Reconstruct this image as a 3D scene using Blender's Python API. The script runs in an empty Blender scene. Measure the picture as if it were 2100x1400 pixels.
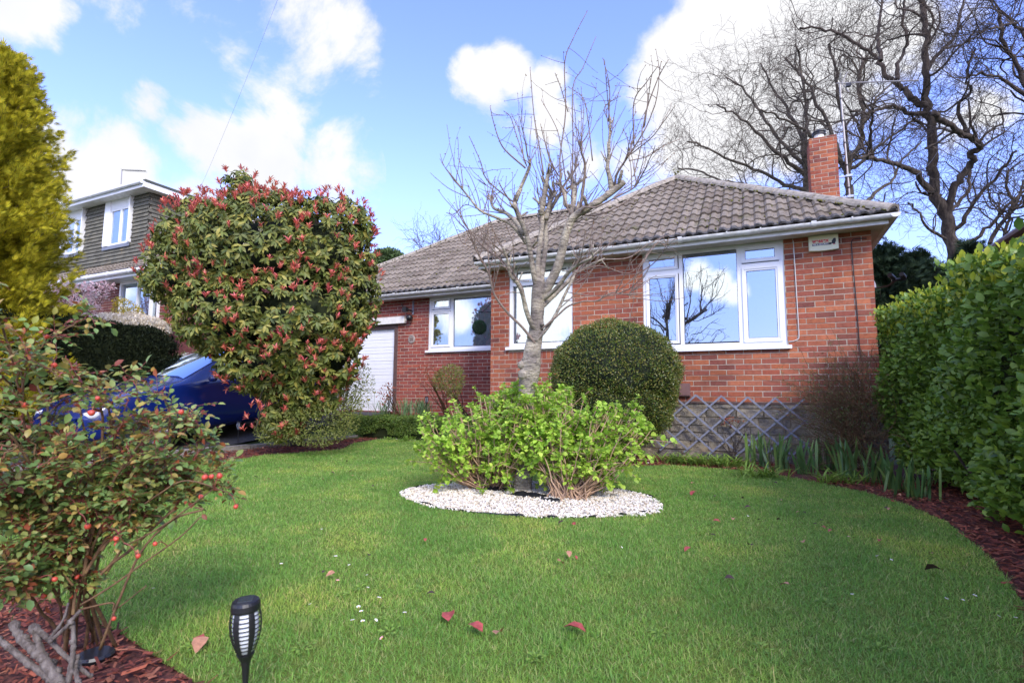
import bpy, bmesh, math, random
import numpy as np
from mathutils import Vector, Matrix
random.seed(7); RNG=np.random.default_rng(11)
PI=math.pi
scene=bpy.context.scene
COL=scene.collection
# ------------------------------------------------------------------ camera geometry
FPX=1075.54; YAW,PIT,ROL=-.4444,.1013,.0060; CAM=np.array([.9006,-7.9888,.0824])
cy,sy,cp,sp=math.cos(YAW),math.sin(YAW),math.cos(PIT),math.sin(PIT)
CF=np.array([sy*cp,cy*cp,sp]); _R=np.array([cy,-sy,0.]); _U=np.cross(_R,CF)
CR=_R*math.cos(ROL)+_U*math.sin(ROL); CU=-_R*math.sin(ROL)+_U*math.cos(ROL)
def ray(x,y): return CF+CR*(x-1050)/FPX-CU*(y-700)/FPX
def at(x,y,d): return CAM+ray(x,y)*d                 # sight line at an optical distance
def onplane(x,y,ax,v):
    r=ray(x,y); return CAM+r*((v-CAM[ax])/r[ax])
def gnd(x,y,z=-.8): return onplane(x,y,2,z)
def depth(P): return (np.asarray(P)-CAM)@CF
def unit(v):
    v=np.asarray(v,float); return v/np.maximum(np.linalg.norm(v,axis=-1,keepdims=True),1e-9)
# ------------------------------------------------------------------ mesh buffer
class MB:
    def __init__(s): s.V=[];s.F=[];s.n=0
    def add(s,V,F,mat=0):
        V=np.asarray(V,float).reshape(-1,3); s.V.append(V)
        by={}
        for f in F: by.setdefault(len(f),[]).append(f)
        for k,fs in by.items(): s.F.append((np.asarray(fs,np.int64)+s.n,mat))
        s.n+=len(V); return s
    def addA(s,V,FA,mat=0):
        s.V.append(V); s.F.append((FA+s.n,mat)); s.n+=len(V); return s
    def box(s,x0,x1,y0,y1,z0,z1,mat=0,T=None):
        V=np.array([[x,y,z] for z in(z0,z1) for y in(y0,y1) for x in(x0,x1)],float)
        if T is not None: V=T(V)
        return s.add(V,[(0,2,3,1),(4,5,7,6),(0,1,5,4),(2,6,7,3),(0,4,6,2),(1,3,7,5)],mat)
    def inst(s,TV,TF,M,L,mat=0):
        TV=np.asarray(TV,float); n=len(L)
        if n==0: return s
        V=np.einsum('nij,kj->nki',M,TV)+np.asarray(L)[:,None,:]
        k=len(TV)
        by={}
        for f in TF: by.setdefault(len(f),[]).append(f)
        base=s.n; s.V.append(V.reshape(-1,3)); off=(np.arange(n)*k)[:,None,None]
        for q,fs in by.items():
            s.F.append((((np.asarray(fs)[None]+off).reshape(-1,q))+base,mat))
        s.n+=n*k; return s
    def tube(s,P,R,sides=6,mat=0,cap=True):
        P=np.asarray(P,float); R=np.broadcast_to(np.asarray(R,float),(len(P),))
        T=np.gradient(P,axis=0); T=unit(T)
        a=np.array([0,0,1.]) if abs(T[0][2])<.9 else np.array([1.,0,0])
        N=np.empty_like(P); n=unit(np.cross(T[0],a))
        for i in range(len(P)):
            n=n-T[i]*(n@T[i]); n=unit(n); N[i]=n
        B=np.cross(T,N); th=np.arange(sides)*2*PI/sides
        V=(P[:,None]+R[:,None,None]*(np.cos(th)[None,:,None]*N[:,None]+np.sin(th)[None,:,None]*B[:,None])).reshape(-1,3)
        i=np.arange(len(P)-1)[:,None]*sides; j=np.arange(sides)[None]; j2=(j+1)%sides
        F=np.stack([i+j,i+j2,i+sides+j2,i+sides+j],-1).reshape(-1,4)
        s.addA(V,F,mat)
        if cap:
            b=s.n-len(V); e=b+(len(P)-1)*sides
            s.F.append((np.array([[b+q for q in range(sides)][::-1]]),mat)); s.F.append((np.array([[e+q for q in range(sides)]]),mat))
        return s
    def lathe(s,prof,c,sides=20,mat=0,axis=2):
        pr=np.asarray(prof,float); th=np.arange(sides)*2*PI/sides
        V=np.stack([pr[:,None,0]*np.cos(th),pr[:,None,0]*np.sin(th),np.repeat(pr[:,1:2],sides,1)],-1).reshape(-1,3)
        if axis==1: V=V[:,[0,2,1]]
        if axis==0: V=V[:,[2,0,1]]
        i=np.arange(len(pr)-1)[:,None]*sides; j=np.arange(sides)[None]; j2=(j+1)%sides
        F=np.stack([i+j,i+j2,i+sides+j2,i+sides+j],-1).reshape(-1,4)
        if axis==1: F=F[:,::-1]
        return s.addA(V+np.asarray(c,float),F,mat)
    def grid(s,P,mat=0):   # P (a,b,3)
        a,b=P.shape[:2]; i=np.arange(a-1)[:,None]*b; j=np.arange(b-1)[None]
        F=np.stack([i+j,i+j+1,i+b+j+1,i+b+j],-1).reshape(-1,4)
        return s.addA(P.reshape(-1,3).astype(float),F,mat)
    def build(s,name,mats,parent=None,smooth=False,origin=None):
        me=bpy.data.meshes.new(name)
        V=np.concatenate(s.V) if s.V else np.zeros((0,3))
        if origin is not None: V=V-np.asarray(origin,float)
        nl=sum(F.size for F,_ in s.F); npoly=sum(len(F) for F,_ in s.F)
        me.vertices.add(len(V)); me.vertices.foreach_set('co',V.astype(np.float32).ravel())
        me.loops.add(nl); me.polygons.add(npoly)
        idx=np.concatenate([F.ravel() for F,_ in s.F]).astype(np.int32)
        tot=np.concatenate([np.full(len(F),F.shape[1]) for F,_ in s.F]).astype(np.int32)
        st=np.concatenate([[0],np.cumsum(tot)[:-1]]).astype(np.int32)
        mi=np.concatenate([np.full(len(F),m) for F,m in s.F]).astype(np.int32)
        me.loops.foreach_set('vertex_index',idx); me.polygons.foreach_set('loop_start',st); me.polygons.foreach_set('loop_total',tot)
        me.polygons.foreach_set('material_index',mi)
        me.polygons.foreach_set('use_smooth',np.full(npoly,bool(smooth)))
        if not isinstance(mats,(list,tuple)): mats=[mats]
        for m in mats: me.materials.append(m)
        me.update(calc_edges=True); me.validate()
        o=bpy.data.objects.new(name,me); COL.objects.link(o)
        if origin is not None: o.location=origin
        if parent is not None:
            o.parent=parent
            bw=parent['_o'] if '_o' in parent else (0,0,0)
            o.location=Vector(o.location)-Vector(bw)
        o['_o']=list(origin) if origin is not None else ([0,0,0])
        return o
def tag(o,label=None,cat=None,group=None,kind=None):
    if label: o['label']=label
    if cat: o['category']=cat
    if group: o['group']=group
    if kind: o['kind']=kind
    return o
def empty(name,loc,label=None,cat=None,group=None):
    o=bpy.data.objects.new(name,None); COL.objects.link(o); o.empty_display_size=.1
    o.location=loc; o['_o']=[float(a) for a in loc]
    return tag(o,label,cat,group)
def dup(root,loc=None,rz=None,label=None,scale=None):
    r=root.copy(); COL.objects.link(r)
    if loc is not None: r.location=loc
    if rz is not None: r.rotation_euler=(0,0,rz)
    if scale: r.scale=(scale,)*3
    if label: r['label']=label
    for c in root.children:
        d=c.copy(); COL.objects.link(d); d.parent=r
        for g in c.children:
            h=g.copy(); COL.objects.link(h); h.parent=d
    return r
# ------------------------------------------------------------------ materials
def srgb(r,g,b):
    f=lambda c:(c/255/12.92) if c/255<=.04045 else ((c/255+.055)/1.055)**2.4
    return (f(r),f(g),f(b),1)
class NT:
    def __init__(s,name):
        s.m=bpy.data.materials.new(name); s.m.use_nodes=True; s.t=s.m.node_tree; s.t.nodes.clear()
        s.out=s.n('ShaderNodeOutputMaterial'); s.coord=None
    def n(s,ty,**k):
        x=s.t.nodes.new(ty)
        for a,b in k.items(): setattr(x,a,b)
        return x
    def l(s,a,b): s.t.links.new(a,b)
    def obj(s):
        if not s.coord: s.coord=s.n('ShaderNodeNewGeometry')
        return s.coord.outputs['Position']
    def noise(s,scale,detail=4,rough=.55,vec=None,stretch=None):
        v=vec or s.obj()
        if stretch:
            mp=s.n('ShaderNodeVectorMath',operation='MULTIPLY'); s.l(v,mp.inputs[0]); mp.inputs[1].default_value=stretch; v=mp.outputs[0]
        x=s.n('ShaderNodeTexNoise'); x.inputs['Scale'].default_value=scale; x.inputs['Detail'].default_value=detail; x.inputs['Roughness'].default_value=rough
        s.l(v,x.inputs['Vector']); return x.outputs['Fac']
    def ramp(s,fac,stops,interp='LINEAR'):
        x=s.n('ShaderNodeValToRGB'); cr=x.color_ramp; cr.interpolation=interp
        while len(cr.elements)<len(stops): cr.elements.new(.5)
        for e,(p,c) in zip(cr.elements,stops): e.position=p; e.color=c if len(c)==4 else (*c,1)
        s.l(fac,x.inputs[0]); return x.outputs[0]
    def mix(s,a,b,fac,mode='MIX'):
        x=s.n('ShaderNodeMix',data_type='RGBA',blend_type=mode)
        for sock,v in ((x.inputs[6],a),(x.inputs[7],b),(x.inputs[0],fac)):
            if hasattr(v,'links') or hasattr(v,'is_output'): s.l(v,sock)
            else: sock.default_value=v
        return x.outputs[2]
    def math(s,op,a,b=0.,c=None,clamp=False):
        x=s.n('ShaderNodeMath',operation=op,use_clamp=clamp)
        for i,v in enumerate((a,b) if c is None else (a,b,c)):
            if hasattr(v,'is_output'): s.l(v,x.inputs[i])
            else: x.inputs[i].default_value=v
        return x.outputs[0]
    def bump(s,h,dist=.01,strength=.6):
        x=s.n('ShaderNodeBump'); x.inputs['Distance'].default_value=dist; x.inputs['Strength'].default_value=strength
        s.l(h,x.inputs['Height']); return x.outputs[0]
    def bsdf(s,color,rough=.6,normal=None,metal=0,spec=.5,coat=0,trans=0):
        b=s.n('ShaderNodeBsdfPrincipled')
        for k,v in (('Base Color',color),('Roughness',rough)):
            if hasattr(v,'is_output'): s.l(v,b.inputs[k])
            else: b.inputs[k].default_value=v
        b.inputs['Metallic'].default_value=metal; b.inputs['Specular IOR Level'].default_value=spec
        b.inputs['Coat Weight'].default_value=coat; b.inputs['Coat Roughness'].default_value=.05
        if normal is not None: s.l(normal,b.inputs['Normal'])
        o=b.outputs[0]
        if trans:
            tr=s.n('ShaderNodeBsdfTranslucent')
            if hasattr(color,'is_output'): s.l(color,tr.inputs[0])
            else: tr.inputs[0].default_value=color
            mx=s.n('ShaderNodeMixShader'); mx.inputs[0].default_value=trans; s.l(o,mx.inputs[1]); s.l(tr.outputs[0],mx.inputs[2]); o=mx.outputs[0]
        s.l(o,s.out.inputs[0]); return s.m
def flat(name,c,rough=.5,metal=0,spec=.5,nscale=6,namt=.12,bump=0,bscale=60,coat=0):
    t=NT(name); f=t.noise(nscale,5)
    a=tuple(x*(1-namt) for x in c[:3])+(1,); b=tuple(min(1,x*(1+namt)) for x in c[:3])+(1,)
    col=t.ramp(f,[(.3,a),(.7,b)]); nm=t.bump(t.noise(bscale,4),.004,bump) if bump else None
    return t.bsdf(col,rough,nm,metal,spec,coat)
def isl(name,stops,rough=.45,trans=.2,spec=.4,nscale=3.,namt=.25,bump=0,bscale=80):
    t=NT(name); g=t.n('ShaderNodeNewGeometry'); t.coord=g
    n=len(stops); col=t.ramp(g.outputs['Random Per Island'],[((i+.5)/n,c) for i,c in enumerate(stops)])
    f=t.noise(nscale,3); k=t.ramp(f,[(.3,(1-namt,)*3),(.7,(1+namt*.3,)*3)])
    col=t.mix(col,k,1.,'MULTIPLY')
    nm=t.bump(t.noise(bscale,3),.003,bump) if bump else None
    return t.bsdf(col,rough,nm,spec=spec,trans=trans)
M={}
M['white']=flat('white_upvc',(.80,.81,.83),.28,nscale=3,namt=.03)
def weath(name,base,dirt,amt=.35):
    t=NT(name); f=t.noise(9,6,.65,stretch=(1,1,2.5)); col=t.ramp(f,[(.38,base),(.75,dirt)])
    return t.bsdf(col,.4)
M['gutter']=weath('gutter_plastic',(.74,.74,.72),(.42,.41,.35))
M['fascia']=weath('fascia_paint',(.76,.75,.71),(.55,.53,.46))
M['soffit']=flat('soffit_board',(.55,.50,.44),.6)
# brick
def brickmat(name,stops):
    t=NT(name); g=t.n('ShaderNodeNewGeometry'); t.coord=g; n=len(stops)
    col=t.ramp(g.outputs['Random Per Island'],[((i+.5)/n,c) for i,c in enumerate(stops)])
    f=t.noise(22,6,.7); k=t.ramp(f,[(.3,(.70,.66,.66)),(.5,(1,1,1)),(.75,(1.12,1.1,1.05))]); col=t.mix(col,k,1.,'MULTIPLY')
    s2=t.noise(7,5,.6); st=t.ramp(s2,[(.56,(0,0,0)),(.72,(1,1,1))]); col=t.mix(col,(.10,.045,.035,1),t.math('MULTIPLY',st,.35))
    s3=t.noise(45,3,.6); wt=t.ramp(s3,[(.70,(0,0,0)),(.78,(1,1,1))]); col=t.mix(col,(.55,.42,.35,1),t.math('MULTIPLY',wt,.5))
    col=t.mix(col,t.ramp(t.noise(1.1,6,.65,stretch=(1.3,1.3,.5)),[(.36,(.74,.70,.70)),(.52,(1,1,1)),(.70,(1.10,1.08,1.04))]),1.,'MULTIPLY')
    h=t.math('ADD',t.noise(60,4,.7,stretch=(3,3,1)),t.noise(180,3)); nm=t.bump(h,.006,.7)
    return t.bsdf(col,.85,nm,spec=.2)
M['brick']=brickmat('red_brick',[(.36,.12,.06),(.32,.09,.055),(.42,.14,.066),(.20,.07,.055),(.34,.122,.075),(.50,.175,.085),(.35,.10,.06),(.27,.09,.065),(.37,.122,.068)])
M['brick_dull']=brickmat('plum_brick',[(.33,.085,.06),(.25,.07,.06),(.38,.10,.065),(.22,.065,.055),(.30,.09,.07)])
M['brick_dark']=brickmat('dark_brown_brick',[(.19,.06,.055),(.13,.045,.045),(.23,.08,.065)])
t=NT('mortar'); f=t.noise(30,6,.7); M['mortar']=t.bsdf(t.ramp(f,[(.3,(.34,.30,.24)),(.7,(.54,.48,.38))]),.95,t.bump(t.noise(150,4),.004,.8),spec=.1)
t=NT('plinth_stone'); g=t.n('ShaderNodeNewGeometry'); t.coord=g
col=t.ramp(g.outputs['Random Per Island'],[(0,(.20,.19,.19)),(.5,(.32,.29,.25)),(1,(.42,.37,.28))])
n1=t.noise(14,7,.7); col=t.mix(col,t.ramp(n1,[(.3,(.45,.45,.5)),(.65,(1.3,1.25,1.1))]),1.,'MULTIPLY')
M['stone']=t.bsdf(col,.9,t.bump(t.math('ADD',t.noise(25,7,.75),t.noise(90,4)),.03,.9),spec=.2)
M['stone_mortar']=flat('ochre_mortar',(.30,.24,.15),.95,nscale=12,namt=.35,bump=.8)
t=NT('roof_tile'); g=t.n('ShaderNodeNewGeometry'); t.coord=g
col=t.ramp(g.outputs['Random Per Island'],[(0,(.16,.13,.10)),(.35,(.20,.168,.13)),(.7,(.255,.215,.17)),(1,(.15,.128,.10))])
n1=t.noise(16,6,.7); col=t.mix(col,t.ramp(n1,[(.3,(.6,.58,.56)),(.6,(1.15,1.15,1.15))]),1.,'MULTIPLY')
n2=t.noise(3.3,6,.7); ms=t.ramp(n2,[(.60,(0,0,0)),(.68,(1,1,1))]); col=t.mix(col,(.10,.10,.035,1),t.math('MULTIPLY',ms,.55))
n3=t.noise(38,3,.5); lc=t.ramp(n3,[(.70,(0,0,0)),(.74,(1,1,1))]); col=t.mix(col,(.48,.45,.38,1),t.math('MULTIPLY',lc,.6))
M['tile']=t.bsdf(col,.92,t.bump(t.noise(120,5,.7),.006,.8),spec=.2)
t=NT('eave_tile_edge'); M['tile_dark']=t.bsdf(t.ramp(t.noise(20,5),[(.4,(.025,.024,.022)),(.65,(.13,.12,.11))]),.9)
M['ridge']=flat('ridge_tile',(.29,.255,.205),.9,nscale=18,namt=.4,bump=.9,bscale=90)
M['moss']=isl('moss',[(.10,.11,.02),(.16,.14,.03),(.07,.07,.02)],.9,0)
# glass
def glass(name,refl,tint,interior=.75):
    t=NT(name); gl=t.n('ShaderNodeBsdfGlossy'); gl.inputs['Roughness'].default_value=.0; gl.inputs[0].default_value=(*tint,1)
    tr=t.n('ShaderNodeBsdfTransparent'); tr.inputs[0].default_value=(interior,)*3+(1,)
    lw=t.n('ShaderNodeFresnel'); lw.inputs[0].default_value=1.5
    fac=t.math('ADD',lw.outputs[0],refl,clamp=True)
    mx=t.n('ShaderNodeMixShader'); t.l(fac,mx.inputs[0]); t.l(tr.outputs[0],mx.inputs[1]); t.l(gl.outputs[0],mx.inputs[2])
    h=t.noise(1.3,1); nm=t.bump(h,.02,.06); t.l(nm,gl.inputs['Normal'])
    t.l(mx.outputs[0],t.out.inputs[0]); return t.m
M['glass']=glass('window_glass',.44,(.80,.90,1.))
M['carglass']=glass('car_glass',.22,(.9,.95,1.),.3)
M['curtain']=flat('net_curtain',(.85,.85,.86),.9)
M['interior']=flat('room_wall',(.10,.095,.09),.9)
M['wood_dark']=flat('brown_door_frame',(.10,.055,.045),.6,nscale=20,namt=.3)
M['lintel']=flat('painted_concrete',(.72,.70,.66),.8,nscale=10,namt=.12,bump=.4)
M['black']=flat('black_plastic',(.012,.012,.014),.38)
M['iron']=flat('wrought_iron',(.015,.015,.017),.5,metal=.3)
M['metal']=flat('galvanised_metal',(.50,.50,.52),.35,metal=.8)
M['alu']=flat('aerial_aluminium',(.36,.34,.33),.45,metal=.3)
M['cream']=flat('cream_alarm_plastic',(.74,.73,.50),.4,nscale=4,namt=.05)
M['red']=flat('red_lettering',(.75,.05,.06),.5); M['inkblack']=flat('black_lettering',(.012,.012,.013),.5); M['inkwhite']=flat('white_lettering',(.8,.8,.8),.5)
M['trellis']=flat('grey_blue_painted_wood',(.20,.21,.26),.7,nscale=30,namt=.25,bump=.3)
M['vent']=flat('brown_vent_plastic',(.20,.11,.10),.5)
M['terracotta']=flat('plaque_stoneware',(.30,.25,.22),.8,nscale=30,namt=.35,bump=.5)
def barkm(name,c1,c2,c3,sc=20,str_=(1,1,.35),dist=.02):
    t=NT(name); f=t.noise(sc,7,.7,stretch=str_); col=t.ramp(f,[(.3,c1),(.5,c2),(.72,c3)])
    return t.bsdf(col,.85,t.bump(f,dist,.9),spec=.25)
M['bark_cherry']=barkm('cherry_bark',(.085,.075,.065),(.29,.255,.21),(.50,.45,.36),15,(1,1,4),.02)
t=NT('cherry_bark'); f=t.noise(15,7,.7,stretch=(1,1,3.5)); col=t.ramp(f,[(.30,(.15,.13,.11)),(.48,(.40,.355,.29)),(.68,(.62,.56,.45))]); f2=t.noise(5,5,.6); col=t.mix(col,t.ramp(f2,[(.38,(.50,.48,.50)),(.60,(1.1,1.08,1.0))]),1.,'MULTIPLY')
M['bark_cherry']=t.bsdf(col,.8,t.bump(t.math('ADD',f,t.noise(9,5,.6)),.03,.9),spec=.25)
M['twig']=barkm('cherry_twig',(.12,.085,.07),(.22,.165,.135),(.32,.26,.21),40,(1,1,1),.002)
M['bud']=flat('bud',(.22,.13,.06),.6)
M['bark_oak']=barkm('oak_bark',(.022,.016,.014),(.062,.047,.038),(.14,.115,.09),9,(1,1,.25),.05)
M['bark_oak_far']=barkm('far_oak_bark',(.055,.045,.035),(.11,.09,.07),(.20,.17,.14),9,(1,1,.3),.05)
M['bark_grey']=barkm('grey_dead_wood',(.05,.04,.035),(.15,.125,.11),(.27,.24,.21),55,(1,1,.5),.012)
M['cane']=barkm('rose_cane',(.07,.05,.03),(.16,.09,.05),(.24,.17,.07),60,(1,1,.6),.002)
M['cane_red']=flat('young_red_cane',(.24,.055,.045),.5,nscale=30,namt=.3)
M['stem_tan']=flat('tan_stem',(.42,.27,.17),.7,nscale=30,namt=.3)
# leaves
M['photinia']=isl('photinia_leaf',[(0.113,0.155,0.033),(0.189,0.219,0.045),(0.076,0.114,0.033),(0.277,0.292,0.060),(0.152,0.188,0.042),(0.404,0.354,0.075),(0.127,0.155,0.045)],.5,.2,.3)
M['photinia_red']=isl('photinia_young_leaf',[(0.698,0.141,0.100),(0.878,0.281,0.168),(0.523,0.079,0.100),(0.803,0.200,0.201),(0.627,0.241,0.119)],.4,.3,.4)
M['hedge']=isl('broad_hedge_leaf',[(0.112,0.220,0.025),(0.167,0.285,0.033),(0.078,0.162,0.023),(0.224,0.343,0.034),(0.134,0.229,0.034)],.42,.25,.4)
M['hedge_new']=isl('young_hedge_leaf',[(0.408,0.491,0.039),(0.557,0.569,0.055),(0.317,0.411,0.039)],.4,.35,.4)
M['box']=isl('box_leaf',[(0.082,0.133,0.021),(0.127,0.183,0.027),(0.059,0.092,0.018),(0.232,0.229,0.045),(0.302,0.254,0.059),(0.104,0.162,0.023)],.35,.1,.5)
M['hydrangea']=isl('hydrangea_leaf',[(0.348,0.561,0.063),(0.479,0.701,0.089),(0.261,0.455,0.053),(0.610,0.771,0.124)],.45,.35,.3)
M['gold']=isl('golden_conifer',[(0.494,0.443,0.028),(0.651,0.570,0.034),(0.338,0.338,0.025),(0.225,0.233,0.022),(0.563,0.463,0.042)],.7,.35,.15)
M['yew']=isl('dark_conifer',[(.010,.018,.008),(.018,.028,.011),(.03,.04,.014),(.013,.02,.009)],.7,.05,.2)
M['cypress']=isl('dark_cypress',[(0.013,0.029,0.016),(0.023,0.046,0.021),(0.039,0.065,0.026)],.7,.05,.2)
M['rose']=isl('rose_leaf',[(0.220,0.336,0.084),(0.147,0.252,0.074),(0.342,0.357,0.074),(0.269,0.379,0.130),(0.489,0.273,0.074),(0.391,0.379,0.092),(0.171,0.295,0.092),(0.196,0.315,0.092)],.42,.3,.4)
M['rose_red']=isl('rose_young_leaf',[(0.330,0.090,0.042),(0.450,0.150,0.056),(0.240,0.060,0.042)],.45,.3)
M['hip']=flat('rose_hip_skin',(.50,.07,.04),.4,nscale=40,namt=.2)
M['hip_brown']=flat('dry_calyx',(.08,.04,.03),.8)
M['shrub']=isl('small_shrub_leaf',[(0.170,0.208,0.042),(0.238,0.272,0.056),(0.119,0.160,0.035),(0.306,0.304,0.084)],.45,.2)
M['lowhedge']=isl('low_hedge_leaf',[(0.096,0.180,0.033),(0.144,0.240,0.039),(0.072,0.135,0.026),(0.192,0.255,0.052)],.45,.2)
M['strap']=isl('strap_leaf',[(0.224,0.378,0.054),(0.308,0.459,0.072),(0.168,0.297,0.048)],.4,.3)
M['iris']=isl('iris_leaf',[(0.100,0.222,0.063),(0.144,0.273,0.074),(0.082,0.170,0.053),(0.198,0.306,0.074)],.42,.25)
M['daff']=isl('daffodil_leaf',[(0.140,0.257,0.104),(0.210,0.324,0.143),(0.112,0.216,0.091)],.45,.25)
M['white_bloom']=isl('white_blossom',[(.80,.72,.58),(.72,.62,.46),(.85,.80,.70)],.7,.3)
M['pink_bloom']=isl('pink_blossom',[(.78,.52,.52),(.82,.66,.64),(.62,.34,.36),(.80,.75,.74)],.7,.3)
M['yellow_bloom']=isl('yellow_blossom',[(.62,.46,.04),(.52,.40,.05),(.35,.34,.06)],.7,.3)
M['scrub']=isl('scrub_leaf',[(0.096,0.154,0.042),(0.154,0.216,0.050),(0.192,0.108,0.050)],.5,.15)
t=NT('grass_blade'); g=t.n('ShaderNodeNewGeometry'); t.coord=g
stp=[(0.204, 0.385, 0.063), (0.29, 0.501, 0.087), (0.145, 0.291, 0.058), (0.386, 0.563, 0.13), (0.241, 0.438, 0.072), (0.604, 0.563, 0.233), (0.169, 0.355, 0.087), (0.314, 0.521, 0.101)]
col=t.ramp(g.outputs['Random Per Island'],[((i+.5)/8,c) for i,c in enumerate(stp)])
f=t.noise(1.4,6,.68); col=t.mix(col,t.ramp(f,[(.34,(.66,.82,.75)),(.52,(1,1,1)),(.68,(1.55,1.22,1.15))]),1.,'MULTIPLY')
f=t.noise(5,3,.6); yl=t.ramp(f,[(.60,(0,0,0)),(.72,(1,1,1))]); col=t.mix(col,(.42,.36,.12,1),t.math('MULTIPLY',yl,.5))
M['grass']=t.bsdf(col,.6,spec=.15,trans=.45)
t=NT('lawn_soil'); f=t.noise(40,6,.7); f2=t.noise(6,4)
col=t.ramp(f,[(.35,(.09,.13,.025)),(.6,(.16,.21,.04)),(.8,(.24,.21,.08))]); M['lawn']=t.bsdf(col,.95,t.bump(f,.02,.8),spec=.1)
t=NT('soil'); f=t.noise(30,7,.7); M['soil']=t.bsdf(t.ramp(f,[(.3,(.025,.016,.012)),(.7,(.09,.06,.045))]),.95,t.bump(f,.03,.9),spec=.15)
M['mulch']=isl('bark_mulch',[(.24,.06,.035),(.34,.10,.055),(.14,.035,.025),(.40,.16,.09),(.20,.05,.03),(.10,.03,.022)],.8,0,.25,nscale=60,namt=.35)
M['mulchbase']=flat('mulch_bed_soil',(.09,.028,.02),.95,nscale=60,namt=.6,bump=.9)
M['gravel']=isl('white_stone_chips',[(.42,.33,.23),(.80,.76,.68),(.84,.80,.73),(.72,.66,.56),(.82,.78,.70),(.78,.74,.66),(0.678,0.602,0.464),(0.780,0.708,0.573),(0.564,0.457,0.304),(0.821,0.757,0.632),(0.718,0.640,0.489),(0.616,0.533,0.388)],.7,0,.3,nscale=40,namt=.15)
M['gravelbase']=flat('gravel_dust',(.42,.38,.31),.95,nscale=80,namt=.3,bump=.5)
M['membrane']=flat('black_weed_membrane',(.014,.014,.017),.45,nscale=30,namt=.3)
t=NT('drive_tarmac'); f=t.noise(120,5,.7); f2=t.noise(1.2,4); col=t.ramp(f,[(.35,(.035,.035,.037)),(.7,(.085,.083,.08))]); M['tarmac']=t.bsdf(col,.9,t.bump(f,.01,.6),spec=.3)
M['kerb']=flat('concrete_kerb',(.26,.24,.21),.9,nscale=20,namt=.3,bump=.8)
M['fargrass']=flat('far_ground',(.05,.09,.025),.95,nscale=1,namt=.4)
M['blue']=flat('blue_car_paint',(.003,.014,.12),.25,coat=.7,spec=.6,namt=.02)
M['tyre']=flat('tyre_rubber',(.015,.015,.015),.8); M['rim']=flat('alloy_rim',(.45,.45,.47),.3,metal=.9)
M['lampglass']=flat('headlight_lens',(.6,.62,.65),.1)
M['solar']=flat('solar_panel',(.03,.04,.05),.15,spec=.8)
M['diffuser']=flat('lamp_diffuser',(.74,.78,.82),.5,nscale=2,namt=.03)
M['deadleaf']=isl('fallen_leaf',[(.28,.08,.04),(.36,.17,.08)],.6,.15,nscale=50)
M['deadleaf_red']=flat('red_fallen_leaf',(.33,.06,.045),.5,nscale=60,namt=.35); M['deadleaf_tan']=flat('tan_fallen_leaf',(.42,.20,.11),.6,nscale=60,namt=.3); M['deadleaf_dark']=flat('dark_fallen_leaf',(.06,.03,.022),.7,nscale=60,namt=.3)
M['petal']=flat('daisy_petal',(.82,.80,.80),.6,namt=.04); M['petal_pink']=flat('pink_daisy_petal',(.75,.35,.42),.6); M['disc']=flat('daisy_disc',(.70,.48,.03),.7)
M['rock']=flat('lichen_rock',(.20,.185,.165),.9,nscale=26,namt=.55,bump=1.,bscale=40)
t=NT('hung_tile'); g=t.n('ShaderNodeNewGeometry'); t.coord=g
col=t.ramp(g.outputs['Random Per Island'],[(0,(.11,.105,.085)),(.5,(.14,.135,.11)),(1,(.17,.16,.125))]); f=t.noise(1.6,5,.7)
col=t.mix(col,(.33,.22,.08,1),t.math('MULTIPLY',t.ramp(f,[(.60,(0,0,0)),(.72,(1,1,1))]),.5)); M['hung']=t.bsdf(col,.9,t.bump(t.noise(60,4),.006,.6),spec=.2)
M['felt']=flat('flat_roof_felt',(.07,.08,.07),.9); M['lead']=flat('lead_flashing',(.16,.18,.24),.6)
M['shutter']=flat('pale_blue_shutter',(.55,.68,.82),.5); M['cable']=flat('black_cable',(.02,.02,.025),.5); M['cable_w']=flat('white_cable',(.6,.6,.58),.5)
M['ballleaf']=isl('artificial_box_leaf',[(.02,.06,.035),(.035,.09,.05),(.01,.03,.02)],.5,.05)
M['brown_gutter']=flat('brown_gutter',(.10,.065,.06),.4); M['fascia_grey']=flat('grey_fascia',(.24,.20,.20),.6)
M['tulip']=flat('pink_tulip',(.75,.06,.14),.5); M['pine']=isl('pine_needle',[(0.090,0.153,0.048),(0.144,0.221,0.072),(0.072,0.119,0.048)],.7,.1)
# ------------------------------------------------------------------ vegetation helpers
def rand(n,a=0.,b=1.): return RNG.uniform(a,b,n)
def rdir(n):
    v=RNG.normal(size=(n,3)); return unit(v)
def frames(d,nrm):
    d=unit(d); x=unit(np.cross(d,nrm)); z=np.cross(x,d); return x,d,z
def mats3(x,y,z,sx,sy_,sz):
    return np.stack([x*sx[:,None],y*sy_[:,None],z*sz[:,None]],-1)
LEAF_V=np.array([[0,0,0],[-.42,.33,.07],[0,.35,0],[.42,.33,.07],[-.40,.68,.03],[0,.7,-.05],[.40,.68,.03],[0,1,-.16]])
LEAF_F=[(0,2,1),(0,3,2),(1,2,5,4),(2,3,6,5),(4,5,7),(5,6,7)]
DIA_V=np.array([[0,0,0],[-.5,.5,.1],[0,1,-.05],[.5,.5,.1]]); DIA_F=[(0,2,1),(0,3,2)]
def leaves(mb,P,d,nrm,L,w,mat=0,simple=False):
    x,y,z=frames(d,nrm); Mx=mats3(x,y,z,w,L,L)
    mb.inst(DIA_V if simple else LEAF_V,DIA_F if simple else LEAF_F,Mx,P,mat)
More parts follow.
